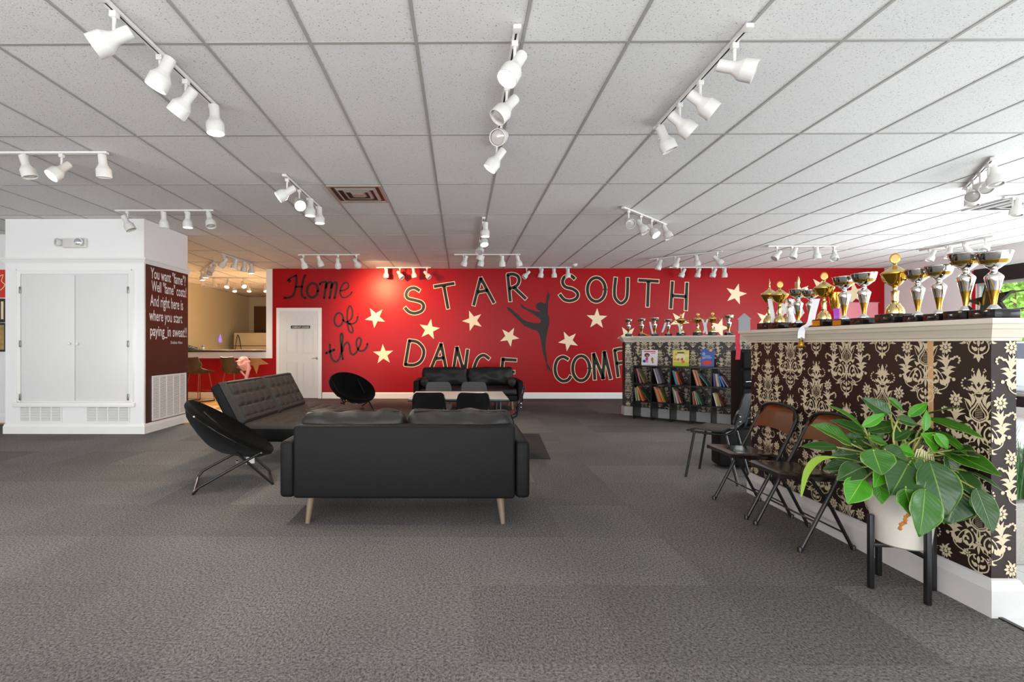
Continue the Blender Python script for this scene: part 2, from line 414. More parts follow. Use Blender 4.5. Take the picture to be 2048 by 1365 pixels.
# ================================================================== CEILING
ce = struct('ceiling', MB().box(-9.4, -3.3, CEIL+.05, 9.7, 18, CEIL+.15), M_white)
gx0 = -.255; gy0 = 2.77-1.2192*5
vents = {(-2, 4): 0}
cells = []
for j in range(0, 18):
    for i in range(-16, 17):
        x0 = gx0+ts*i; y0 = gy0+1.2192*j
        if x0+ts < -9.3 or x0 > 9.6 or y0 > 17.8: continue
        if y0 > 11 and x0 > -4: continue
        cells.append((x0, y0, i, j))
cells.sort(key=lambda c: (not (c[1] > .6 and -1.02*(c[1]+1.2)-.7 < c[0] < 1.2*(c[1]+1.2)+.7), c[1]))
ct = MB().box(.010, .010, CEIL+.005, ts-.010, 1.2192-.010, CEIL+.025).mesh('ceiling_tile', M_ctile)
# diffuser openings: half tiles left open
dif1 = ceilpt(690, 430); d1y = gy0+1.2192*8
k = 0; rest = MB()
for (x0, y0, i, j) in cells:
    if k < 296: link('ceiling_tile', ct, ce, (x0, y0, 0)); k += 1
    else: rest.box(x0+.01, y0+.01, CEIL+.006, x0+ts-.01, y0+1.2192-.01, CEIL+.025)
tag(rest.build('tile_field', M_ctile, ce), kind='stuff')
M_grid = mat('grid_bar_enamel', '#a19e9a', rough=.6)
for i in range(-15, 17): MB().box(gx0+ts*i-.009, -3.2, CEIL, gx0+ts*i+.009, 11.0 if gx0+ts*i > -4.2 else 17.5, CEIL+.03).build('grid_bar', M_grid, ce)
for j in range(18):
    y = gy0+1.2192*j
    if y < 17.5: MB().box(-9.2, y-.009, CEIL+.0005, 9.6 if y < 11 else -4, y+.009, CEIL+.03).build('grid_bar', M_grid, ce)

def diffuser(cx, cy, sx, sy, label, m1, m2):
    t = thing('air_diffuser', label, 'air vent', (cx, cy, CEIL))
    f = MB(); a, b = sx/2, sy/2
    for (x0, y0, x1, y1) in ((-a, -b, a, -b+.03), (-a, b-.03, a, b), (-a, -b+.03, -a+.03, b-.03), (a-.03, -b+.03, a, b-.03)): f.box(x0, y0, -.012, x1, y1, .004)
    f.build('frame', m1, t); MB().box(-a+.03, -b+.03, -.0015, a-.03, b-.03, .004).build('backing', m2, t)
    for q in range(1, 4):
        ka, kb = a*(1-q*.24), b*(1-q*.24); v = MB()
        sweep(v, [(0, -.004), (-.03, -.022), (-.034, -.02), (-.005, 0)], [(-ka, -kb), (ka, -kb), (ka, kb), (-ka, kb)], True); v.build('louver_ring', m1, t)
    MB().box(-a*.2, -b*.2, -.02, a*.2, b*.2, -.014).build('centre_plate', m1, t)
diffuser(gx0-1.5*ts, gy0+1.2192*7+.33, .60, .60, 'square metal air diffuser with brown stains in the ceiling', mat('tarnished_metal', '#a89d94', rough=.4, metal=.25), mat('vent_brown', '#5a3524', rough=.7))
diffuser(7.05, 5.99, 1.15, .6, 'long white slotted air diffuser in the ceiling near the side windows', M_lightw, mat('vent_dark', '#3a4048', rough=.7))

# ================================================================== WALLS
def wallbox(name, x0, y0, z0, x1, y1, z1, m): return struct(name, MB().box(x0, y0, z0, x1, y1, z1), m)
# back wall: red, with the pass-through at the left
OX = wx(533)
wb = MB(); wb.box(OX, YB, 0, 9.6, YB+.14, CEIL+.05)
wallb = struct('wall_back', wb, M_red)
wallc = struct('wall_back_counter', MB().box(-8.2, YB, 0, OX-.0005, YB+.14, wz(716)+.06), M_red)
wallbox('wall_right', 9.6, 9.12, 0, 9.75, 11.2, CEIL+.05, M_white)
wallbox('wall_right_header', 9.6, -3.3, 2.36, 9.75, 9.12, CEIL+.05, M_white)
wallbox('wall_right_base', 9.6, -3.3, 0, 9.75, 9.12, .30, M_white)
wallbox('wall_left', -9.4, -3.3, 0, -9.25, 18, CEIL+.05, M_white)
rw = MB(); rw.box(-9.4, -3.3, 0, 9.7, -3.15, .2); rw.box(-9.4, -3.3, 2.4, 9.7, -3.15, CEIL+.05); rw.box(-9.4, -3.3, .2, -7.6, -3.15, 2.4); rw.box(6.6, -3.3, .2, 9.7, -3.15, 2.4)
struct('wall_rear', rw, M_white)
wallbox('wall_left_return', -9.25, 7.55, 0, -6.27, 7.66, CEIL+.05, M_white)
# lounge room beyond the pass-through
wallbox('wall_lounge_left', -7.85, 11.14, 0, -7.7, 17.6, CEIL+.05, M_cream)
wallbox('wall_lounge_back', -7.85, 17.5, 0, -4.0, 17.65, CEIL+.05, M_cream)
wallbox('wall_lounge_right', OX+.02, 11.14, 0, OX+.12, 17.5, CEIL+.05, M_cream)

# mouldings
BASE = [(0, 0), (.016, 0), (.016, .10), (.012, .115), (.006, .135), (0, .14)]
def basetrim(name, path, prof=BASE, m=M_trim, closed=False):
    return tag(sweep(MB(), prof, path, closed).build(name, m), kind='structure')
basetrim('baseboard_back', [(wx(645), YB), (9.6, YB)])
basetrim('baseboard_counter', [(-8.2, YB), (wx(553), YB)], m=mat('cream_trim', '#ecdfc4', rough=.4))
basetrim('baseboard_left', [(-9.25, 7.55), (-6.27, 7.55)])

# pass-through trim and worktop
pt = MB(); zb0, zb1 = wz(717), wz(704.5)
pt.box(-8.2, YB-.025, zb0, wx(545), YB-.001, zb1); pt.box(OX, YB-.025, zb1, wx(545), YB-.001, CEIL-.001)
tag(pt.build('trim_1', M_trim), kind='structure')
t = thing('bar_worktop', 'dark wooden worktop running along the pass-through opening above the bar stools', 'worktop', (0, 0, 0))
MB().rbox(-8.15, YB-.22, zb1-.002+.002, OX-.01, YB+.42, zb1+.045, .008).build('top', wood_mat('dark_walnut', '#2b1710', '#4a2a1c', .2), t)
MB().box(-8.15, YB-.215, zb1+.046, OX-.01, YB-.16, zb1+.049).build('edge_band', mat('pale_edge', '#cfc2ad', rough=.3), t)

# ------------------------------------------------------------------ door
def door():
    x0, x1 = wx(553.5), wx(644); zt = wz(616)
    d = tag(link('door_1', None, None, ((x0+x1)/2, YB, 0)), kind='structure'); W = (x1-x0)/2; H = zt
    c = MB(); cw = .075
    c.box(-W, -.03, 0, -W+cw, 0, H); c.box(W-cw, -.03, 0, W, 0, H); c.box(-W+cw, -.03, H-cw, W-cw, 0, H)
    c.build('door_casing', M_trim, d)
    a = W-cw; m = mat('door_white', '#dfe0de', rough=.4)
    s = MB(); s.box(-a, -.012, 0.01, a, -.001, H-cw); s.build('door_slab', m, d)
    sx = lambda px: wx(px)-(x0+x1)/2
    for (pa, pb) in ((573, 595.5), (606.5, 628.5)):
        for (ya, yb) in ((632, 647), (660, 707), (725, 774)):
            p = MB(); X0, X1, Z0, Z1 = sx(pa), sx(pb), wz(yb), wz(ya); f = MB(); q = .014
            for b in ((X0, Z0, X1, Z0+q), (X0, Z1-q, X1, Z1), (X0, Z0+q, X0+q, Z1-q), (X1-q, Z0+q, X1, Z1-q)): f.box(b[0], -.024, b[1], b[2], -.012, b[3])
            f.box(X0+.035, -.019, Z0+.035, X1-.035, -.012, Z1-.035)
            f.build('door_panel', m, d)
    kx, kz = sx(634.5), wz(717); k = MB()
    k.lathe([(.028, 0), (.028, .006), (.01, .01), (.01, .035)], 16, Matrix.Translation((kx, -.012, kz)) @ Matrix.Rotation(R(90), 4, 'X'))
    k.tube([(kx, -.05, kz), (kx-.03, -.052, kz+.002), (kx-.10, -.05, kz-.004)], .009)
    k.build('door_handle', mat('satin_nickel', '#a9a49b', rough=.25, metal=1), d)
    sg = MB().box(sx(582.5), -.028, wz(657.5), sx(621), -.0215, wz(651.5)).build('sign_plate', mat('sign_black', '#1c1b1a', rough=.4), d)
    w_ = sx(619)-sx(585)
    place_text('COMPANY LOUNGE', mat('sign_white', '#d8d5cf', rough=.5), lambda u, v: (sx(585)+u, -.0295, wz(656.6)+v), w_, .042, .015, 'sign_lettering', d)
door()

# ------------------------------------------------------------------ mural
def ribbon(mb, pts, wd, fn, ext=0, taper=None, round_=False):
    P = [Vector(p) for p in pts]
    if ext:
        P[0] = P[0]+(P[0]-P[1]).normalized()*ext; P[-1] = P[-1]+(P[-1]-P[-2]).normalized()*ext
    n = len(P); L = []
    for i in range(n):
        t = (P[min(i+1, n-1)]-P[max(i-1, 0)]).normalized(); nn = Vector((-t.y, t.x)); hw = wd/2
        if taper: hw *= taper(i/(n-1))
        L.append((P[i]+nn*hw, P[i]-nn*hw))
    vs = [fn(*q) for a in L for q in a]
    mb.add(vs, [(2*i, 2*i+1, 2*i+3, 2*i+2) for i in range(n-1)])
    if round_:
        for (c, r_) in ((P[0], wd/2*(taper(0) if taper else 1)), (P[-1], wd/2*(taper(1) if taper else 1))):
            mb.add([fn(c.x+r_*math.cos(2*PI*k/12), c.y+r_*math.sin(2*PI*k/12)) for k in range(12)], [tuple(range(12))])
def wallfn(off): return lambda px, py: (wx(px), YB-off, wz(py))
def ell(cx, cy, rx, ry, n=28, rot=0):
    return [(cx+rx*math.cos(2*PI*k/n)*math.cos(rot)-ry*math.sin(2*PI*k/n)*math.sin(rot), cy+rx*math.cos(2*PI*k/n)*math.sin(rot)+ry*math.sin(2*PI*k/n)*math.cos(rot)) for k in range(n+1)]
Z7 = lambda u, v: (780+u/4.267, 500+v/4.267)
Z8 = lambda u, v: (1000+u/4.267, 480+v/4.267)
ZC = lambda u, v: (1080+u/5.686, 540+v/5.686)
ZH = lambda u, v: (560+u/6.825, 540+v/6.825)
def S(*p): return ('s', p)
def Ln(*p): return ('l', p)
letters = [
 (Z7, [S((258, 350), (212, 325), (165, 337), (141, 380), (158, 415), (215, 430), (270, 447), (291, 480), (275, 520), (220, 541), (168, 530), (130, 492))]),
 (Z7, [Ln((378, 314), (554, 286)), Ln((463, 306), (500, 503))]),
 (Z7, [Ln((777, 238), (717, 476)), Ln((777, 238), (892, 455)), Ln((750, 362), (838, 345))]),
 (Z7, [Ln((1008, 212), (1030, 441)), S((1002, 214), (1050, 208), (1092, 225), (1105, 262), (1085, 305), (1020, 335)), Ln((1058, 318), (1164, 420))]),
 (Z7, [S((1580, 250), (1540, 220), (1490, 235), (1475, 280), (1500, 318), (1560, 335), (1602, 370), (1595, 412), (1545, 435), (1490, 425), (1450, 380))]),
 (Z7, [('s', tuple(ell(1762, 340, 76, 101)))]),
 (Z8, [S((988, 322), (977, 430), (985, 500), (1032, 542), (1078, 505), (1088, 430), (1090, 325))]),
 (Z8, [Ln((1180, 346), (1353, 356)), Ln((1266, 355), (1258, 573))]),
 (Z8, [Ln((1469, 356), (1455, 588)), Ln((1592, 366), (1583, 603)), Ln((1465, 478), (1588, 486))]),
 (Z7, [Ln((170, 768), (133, 985)), S((162, 775), (235, 787), (285, 838), (291, 895), (262, 955), (205, 983), (128, 980))]),
 (Z7, [Ln((440, 800), (352, 1018)), Ln((440, 800), (488, 1045)), Ln((398, 928), (466, 922))]),
 (Z7, [Ln((575, 830), (538, 1070)), Ln((575, 830), (640, 1070)), Ln((667, 850), (638, 1070))]),
 (Z7, [S((852, 932), (805, 900), (758, 922), (728, 985), (715, 1045), (728, 1105), (765, 1138), (812, 1115))]),
 (Z7, [Ln((968, 925), (945, 1155)), Ln((958, 935), (1084, 942)), Ln((958, 1040), (1068, 1044)), Ln((940, 1147), (1090, 1149))]),
 (ZC, [S((328, 1020), (270, 990), (212, 1012), (180, 1075), (175, 1150), (200, 1222), (258, 1265), (320, 1252), (355, 1205))]),
 (ZC, [('s', tuple(ell(470, 1120, 96, 140)))]),
 (ZC, [Ln((608, 950), (625, 1250)), Ln((612, 952), (722, 1240)), Ln((732, 930), (718, 1240)), Ln((732, 930), (806, 1243))]),
 (ZC, [Ln((848, 910), (890, 1220)), S((842, 915), (920, 900), (985, 912), (1030, 960), (1020, 1018), (960, 1050), (865, 1064))]),
 (ZC, [Ln((1190, 850), (1120, 1180)), Ln((1190, 850), (1290, 1160)), Ln((1150, 1050), (1245, 1040))]),
 (ZC, [Ln((1350, 830), (1370, 1150)), Ln((1350, 830), (1490, 1130)), Ln((1480, 810), (1500, 1130))]),
 (ZC, [Ln((1570, 790), (1650, 950)), Ln((1740, 770), (1650, 950)), Ln((1650, 950), (1670, 1100))]),
]
for zf, strokes in letters:
    ink, rim = MB(), MB()
    for kind, pts in strokes:
        P = [zf(*p) for p in pts]
        if kind == 's':
            P = [tuple(q[:2]) for q in smooth_path([(a, b, 0) for a, b in P], 5)]
        else:
            P = [P[0], tuple((Vector(P[0])+Vector(P[1]))/2), P[1]]
        ribbon(ink, P, 6.0, wallfn(.004)); ribbon(rim, P, 8.6, wallfn(.002), ext=1.3)
    o = rim.build('mural_letter', M_inkc, wallb); ink.build('letter_fill', M_ink, o)
# script lettering
def script(name, strokes, wd):
    mb = MB()
    for s_ in strokes:
        wdi = wd
        if isinstance(s_, tuple) and isinstance(s_[0], (int, float)): wdi, s_ = s_
        P = [ZH(*p) for p in s_]; P = [tuple(q[:2]) for q in smooth_path([(a, b, 0) for a, b in P], 5)]
        ribbon(mb, P, wdi, wallfn(.003), round_=True)
    mb.build('mural_letter', M_script, wallb)
script('h', [(3.2, [(128, 165), (145, 152), (128, 132), (105, 150), (130, 118), (180, 90), (220, 72)]), [(220, 75), (228, 140), (215, 235), (195, 320), (165, 360), (110, 380), (65, 382)],
             [(345, 75), (320, 130), (302, 220), (295, 300), (310, 360), (350, 385)], (4, [(215, 232), (260, 230), (305, 228)])], 4.6)
script('o', [ell(445, 278, 74, 97, 16, .12)], 5)
script('m', [[(545, 195), (580, 168), (625, 165), (632, 190), (620, 290), (605, 385)], [(628, 240), (650, 185), (690, 165), (708, 190), (698, 290), (680, 385)], [(700, 240), (730, 185), (765, 170), (780, 200), (768, 290), (750, 385)]], 4.6)
script('e', [[(828, 285), (890, 272), (940, 230), (925, 178), (880, 182), (838, 240), (822, 310), (850, 370), (905, 375), (960, 340), (985, 305)]], 3.2)
script('o', [ell(805, 680, 60, 92, 16, .1)], 3.8)
script('f', [[(870, 690), (905, 715), (955, 690), (988, 640), (992, 560), (962, 492), (930, 540), (920, 640), (930, 760), (950, 835), (985, 858), (1000, 820), (975, 755), (935, 730), (1000, 735), (1048, 700), (1065, 640)]], 3.6)
script('t', [[(685, 1020), (690, 1130), (710, 1210), (760, 1255), (810, 1220), (838, 1130), (852, 1000), (862, 910), (845, 868), (828, 930), (842, 1080), (862, 1220)], (5.2, [(632, 1138), (690, 1115), (742, 1092)])], 4)
script('he', [[(858, 1110), (880, 1030), (920, 990), (950, 1030), (962, 1115), (1000, 1160), (1050, 1120), (1100, 1020), (1110, 955), (1080, 928), (1048, 975), (1055, 1050), (1090, 1105), (1150, 1100), (1190, 1050), (1198, 1010)]], 4)
def star(px, py, R_, ang, m=M_inkc, off=.002, rin=.40, parent=wallb, name='painted_star'):
    pts = [(px+(R_ if k % 2 == 0 else R_*rin)*math.cos(R(ang)+k*PI/5), py-(R_ if k % 2 == 0 else R_*rin)*math.sin(R(ang)+k*PI/5)) for k in range(10)]
    c = MB(); f = wallfn(off); f2 = wallfn(.0005); c.prism(pts, f2, f); c.build(name, m, parent)
for (x, y, a, r_) in ((751.4, 635.2, 120, 21.5), (859.4, 659.4, 80, 21.5), (767.3, 709.3, 93, 21), (946.4, 641.8, 110, 21.5), (1019.5, 673.9, 62, 20.5), (1137.4, 682.3, 117, 21), (1194, 638.3, 88, 21.5),
                      (1255, 672, 50, 21), (1358.5, 642, 131, 20.5), (1437.5, 656.4, 73, 20.5), (1470.3, 589, 75, 22), (1597, 586, 110, 22), (1638, 575, 60, 22), (1706, 588, 100, 25), (1530, 640, 70, 22)):
    star(x, y, r_, a)
star(511, 722, 27, -86, mat('mural_tan_paint', '#c98f52', rough=.4), parent=wallc)
dz = [(1355, 355), (1363, 385), (1373, 383), (1362, 402), (1353, 440), (1350, 490), (1349, 540), (1363, 585), (1361, 640), (1347, 700), (1337, 740), (1331, 800), (1331, 850), (1340, 920), (1346, 975), (1367, 1003), (1389, 1045), (1358, 1025), (1338, 1000), (1338, 980), (1325, 930), (1309, 880), (1294, 800), (1284, 740), (1262, 692), (1215, 677), (1150, 650), (1108, 607), (1072, 572), (1038, 538), (1010, 515), (998, 488), (1018, 492), (1045, 508), (1062, 528), (1100, 553), (1127, 588), (1170, 610), (1235, 626), (1286, 624), (1291, 600), (1252, 567), (1215, 542), (1165, 512), (1128, 494), (1113, 472), (1125, 460), (1148, 486), (1190, 505), (1240, 521), (1277, 530), (1286, 521), (1262, 511), (1247, 490), (1250, 468), (1270, 450), (1300, 447), (1325, 462), (1334, 440), (1340, 395), (1346, 365)]
MB().prism([Z7(*p) for p in dz], wallfn(.0005), wallfn(.0025)).build('dancer_silhouette', mat('silhouette_charcoal', '#241c1a', rough=.45, spec=.3), wallb)
# pink banner hung at the right end of the red wall
t = thing('pink_banner', 'pale pink banner hung on the red wall behind the tall silver trophies', 'banner', (wx(1705), YB-.02, 0))
MB().box(wx(1664)-wx(1705), -.004, 1.2, wx(1750)-wx(1705), .004, wz(606)).build('cloth', mat('pink_cloth', '#e8909a', rough=.8), t)
MB().tube([(wx(1662)-wx(1705), 0, wz(606)), (wx(1752)-wx(1705), 0, wz(606))], .01).build('rod', M_chrome, t)

# ================================================================== RIGHT WALL WINDOWS
tag(MB().box(9.585, 9.06, 0, 9.6, 9.12, CEIL-.35).build('trim_2', mat('red_trim_paint', '#b3111f', rough=.4)), kind='structure')
tag(MB().box(9.55, -3.1, 2.36, 9.6, 9.05, 2.62).build('trim_3', mat('dark_header', '#171214', rough=.5)), kind='structure')
tag(MB().box(9.56, -3.1, .16, 9.6, 9.05, .34).build('trim_4', mat('dark_sill_band', '#14161b', rough=.4)), kind='structure')
tag(MB().box(9.52, -3.1, 0, 9.6, 9.05, .16).build('baseboard_right', M_trim), kind='structure')
for k in range(7):
    y1 = 9.05-1.22*k-(.0 if k == 0 else .0); y0 = y1-1.16
    if y0 < -1: break
    wn = tag(link('window_%d' % (k+1), None), kind='structure')
    f = MB(); b = .05
    f.box(9.60, y0, .34, 9.68, y0+b, 2.36); f.box(9.60, y1-b, .34, 9.68, y1, 2.36); f.box(9.60, y0+b, 2.31, 9.68, y1-b, 2.36); f.box(9.60, y0+b, .34, 9.68, y1-b, .40)
    f.build('window_frame', mat('window_frame_grey', '#b9b7b3', rough=.4), wn)
    MB().box(9.645, y0+b, .40, 9.649, y1-b, 2.31).build('window_pane', M_glass, wn)
    MB().box(9.56, y0-.06, .34, 9.70, y0, 2.36).build('mullion', M_trim, wn)

# ================================================================== CLOSET BLOCK
CX0, CX1, CY0, CY1 = -6.27, -4.35, 6.6, 7.66
cb = struct('wall_closet', MB().box(CX0, CY0, 0, CX1, CY1, CEIL), M_white)
kx = lambda px: (px-VX)*CY0/FPX
kz = lambda py: CAMH+(VY-py)*CY0/FPX
MB().box(CX1+.0005, CY0+.03, .12, CX1+.005, CY1, 2.36).build('painted_panel', M_brown, cb)
CORN = [(0, 0), (.012, 0), (.016, .012), (.03, .03), (.034, .04), (.05, .055), (.055, .07), (0, .07)]
tag(sweep(MB(), [(o, z+2.345) for o, z in CORN], [(-9.2, 7.55), (CX0, 7.55)][:0]+[(CX0, CY1), (CX0, CY0), (CX1, CY0), (CX1, CY1)]).build('trim_5', M_trim), kind='structure')
tag(sweep(MB(), [(o*1.15, z) for o, z in BASE], [(CX0, CY1), (CX0, CY0), (CX1, CY0), (CX1, CY1)]).build('baseboard_closet', M_trim), kind='structure')
# closet doors
cx0, cx1, cz0, cz1 = kx(38.7), kx(256), kz(804), kz(548); cm = kx(148.3)
cdn = thing('closet_double_door', 'pair of tall flat white closet doors with small white knobs', 'closet doors', ((cx0+cx1)/2, CY0, 0))
O = (cx0+cx1)/2
f = MB(); q = .055
f.box(cx0-O-q, -.022, cz0, cx0-O, -.001, cz1+q); f.box(cx1-O, -.022, cz0, cx1-O+q, -.001, cz1+q); f.box(cx0-O, -.022, cz1, cx1-O, -.001, cz1+q)
f.box(cx0-O-q-.012, -.03, cz0-.012, cx0-O-q+.008, -.001, cz1+q+.012); f.box(cx1-O+q-.008, -.03, cz0-.012, cx1-O+q+.012, -.001, cz1+q+.012); f.box(cx0-O-q, -.03, cz1+q-.008, cx1-O+q, -.001, cz1+q+.012)
f.build('casing', M_trim, cdn)
MB().rbox(cx0-O-.09, -.05, cz0-.075, cx1-O+.09, -.001, cz0-.01, .008).build('sill', M_trim, cdn)
for (a, b, kxp) in ((cx0+.006, cm-.004, kx(139)), (cm+.004, cx1-.006, kx(155.5))):
    d = MB().rbox(a-O, -.018, cz0+.006, b-O, -.001, cz1-.006, .003).build('door', mat('closet_door_paint', '#e2e1e0', rough=.42), cdn)
    MB().lathe([(.009, 0), (.009, .015), (.018, .022), (.02, .032), (.012, .042), (0, .044)], 14, Matrix.Translation((kxp-O, -.018, kz(688))) @ Matrix.Rotation(R(90), 4, 'X')).build('knob', M_trim, d)
for hx in (cx0-O-.002, cx1-O+.002):
    for py in (580, 688, 795):
        z = kz(py); MB().rbox(hx-.012, -.034, z-.045, hx+.012, -.02, z+.045, .005).build('hinge', mat('hinge_steel', '#8d8a86', rough=.3, metal=.9), cdn)
def grille(name, label, loc, rz, wd, ht, nsec, nsl, parent=None):
    t = thing(name, label, 'vent', loc, rz); fr = MB(); b = .018
    for (x0, z0, x1, z1) in ((0, 0, wd, b), (0, ht-b, wd, ht), (0, b, b, ht-b), (wd-b, b, wd, ht-b)): fr.box(x0, -.014, z0, x1, -.001, z1)
    for k in range(1, nsec): xx = wd*k/nsec; fr.box(xx-.008, -.012, b, xx+.008, -.001, ht-b)
    fr.build('frame', M_trim, t)
    MB().box(b, -.004, b, wd-b, -.001, ht-b).build('backing', mat('vent_shadow', '#5e5b57', rough=.8), t)
    for k in range(nsl):
        z = b+(ht-2*b)*(k+.5)/nsl; s_ = MB(); hh = (ht-2*b)/nsl*.30
        s_.add([(b, -.012, z-hh), (wd-b, -.012, z-hh), (wd-b, -.005, z+hh), (b, -.005, z+hh), (b, -.0125, z-hh-.002), (wd-b, -.0125, z-hh-.002), (wd-b, -.0045, z+hh+.0), (b, -.0045, z+hh)], [(0, 1, 2, 3), (7, 6, 5, 4), (0, 4, 5, 1), (3, 2, 6, 7), (0, 3, 7, 4), (1, 5, 6, 2)])
        s_.build('slat', M_trim, t)
    return t
grille('floor_grille', 'low white vent grille under the closet doors, beside the posters', (kx(34.7), CY0, .155), 0, kx(121)-kx(34.7), .26, 4, 14)
grille('floor_grille', 'low white vent grille under the closet doors, beside the brown painted panel', (kx(169.5), CY0, .155), 0, kx(258)-kx(169.5), .26, 4, 14)
grille('return_air_grille', 'large white return air grille low on the brown painted panel', (CX1+.006, 6.755, .15), R(90), .835, .635, 5, 30)
# emergency light
t = thing('emergency_light', 'white twin-head emergency light above the closet doors', 'emergency light', (kx(149), CY0, kz(486)))
MB().rbox(-.16, -.05, -.065, .16, -.001, .065, .015).build('housing', M_lightw, t)
for sx, yy in ((-.185, -.03), (.10, -.05)):
    M = Matrix.Translation((sx, yy-.02, .0)) @ Matrix.Rotation(R(-35 if sx < 0 else 15), 4, 'Z') @ Matrix.Rotation(R(90), 4, 'X')
    h = MB().lathe([(.03, -.02), (.045, 0), (.055, .03), (.055, .05), (.048, .05)], 18, M).build('lamp_head', M_lightw, t)
    MB().lathe([(.047, .049), (.03, .058), (0, .06)], 18, M).build('lens', mat('clear_lens', '#c9ccd0', rough=.08, metal=.6), h)
# quotation on the brown panel
def sidefn(y0, z0, slope=0, lean=0): return lambda u, v: (CX1+.007, y0+u+v*lean, z0+v+u*slope)
M_chalk = mat('chalk_white_paint', '#ece6e0', rough=.6)
for (body, y0, z0, wd, ht) in (('You want "fame"?', 6.73, 2.165, .86, .15), ('Well "fame" costs!', 6.75, 1.985, .86, .15), ('And right here is', 6.72, 1.775, .80, .16), ('where you start', 6.70, 1.57, .80, .15), ('paying_in sweat!!', 6.72, 1.355, .90, .15)):
    place_text(body, M_chalk, sidefn(y0, z0, -.01), wd, ht, .012, 'painted_lettering', cb)
place_text('Debbie Allen', M_chalk, sidefn(7.2, 1.24), .30, .042, .006, 'painted_lettering', cb)

# posters left of the closet
def poster(label, x0, x1, z0, z1, m, frame=None):
    t = thing('poster', label, 'poster', ((x0+x1)/2, 7.548, z0)); W = (x1-x0)/2; H = z1-z0
    MB().box(-W, -.012, 0, W, 0, H).build('sheet', m, t)
    if frame:
        f = MB(); b = .03
        f.box(-W-b, -.025, -b, -W, 0, H+b); f.box(W, -.025, -b, W+b, 0, H+b); f.box(-W, -.025, -b, W, 0, 0); f.box(-W, -.025, H, W, 0, H+b); f.build('frame', frame, t)
    return t
pz = lambda py: CAMH+(VY-py)*7.55/FPX
px7 = lambda px: (px-VX)*7.55/FPX
t = poster('red poster with a pale outline map beside the white closet', px7(-60), px7(8), pz(595), pz(539), mat('poster_red', '#d42a1c', rough=.5))
ribbon_p = MB(); ribbon(ribbon_p, [tuple(q[:2]) for q in smooth_path([(.12, .30, 0), (.22, .36, 0), (.20, .26, 0), (.25, .20, 0), (.18, .12, 0), (.10, .16, 0), (.12, .30, 0)], 5)], .012, lambda u, v: (u, -.013, v)); ribbon_p.build('printed_outline', M_inkc, t)
t = poster('black poster with large cream lettering beside the white closet', px7(-60), px7(8), pz(645), pz(597), mat('poster_black', '#2b1d18', rough=.5))
for a in range(4): MB().box(-.02+a*.07, -.0145, .05, .02+a*.07, -.0125, .33).build('printed_stroke', M_inkc, t)
poster('small golden framed picture beside the white closet', px7(-60), px7(6), pz(700), pz(650), mat('poster_gold', '#a88a4e', rough=.5, var=.5, vscale=14), M_black)

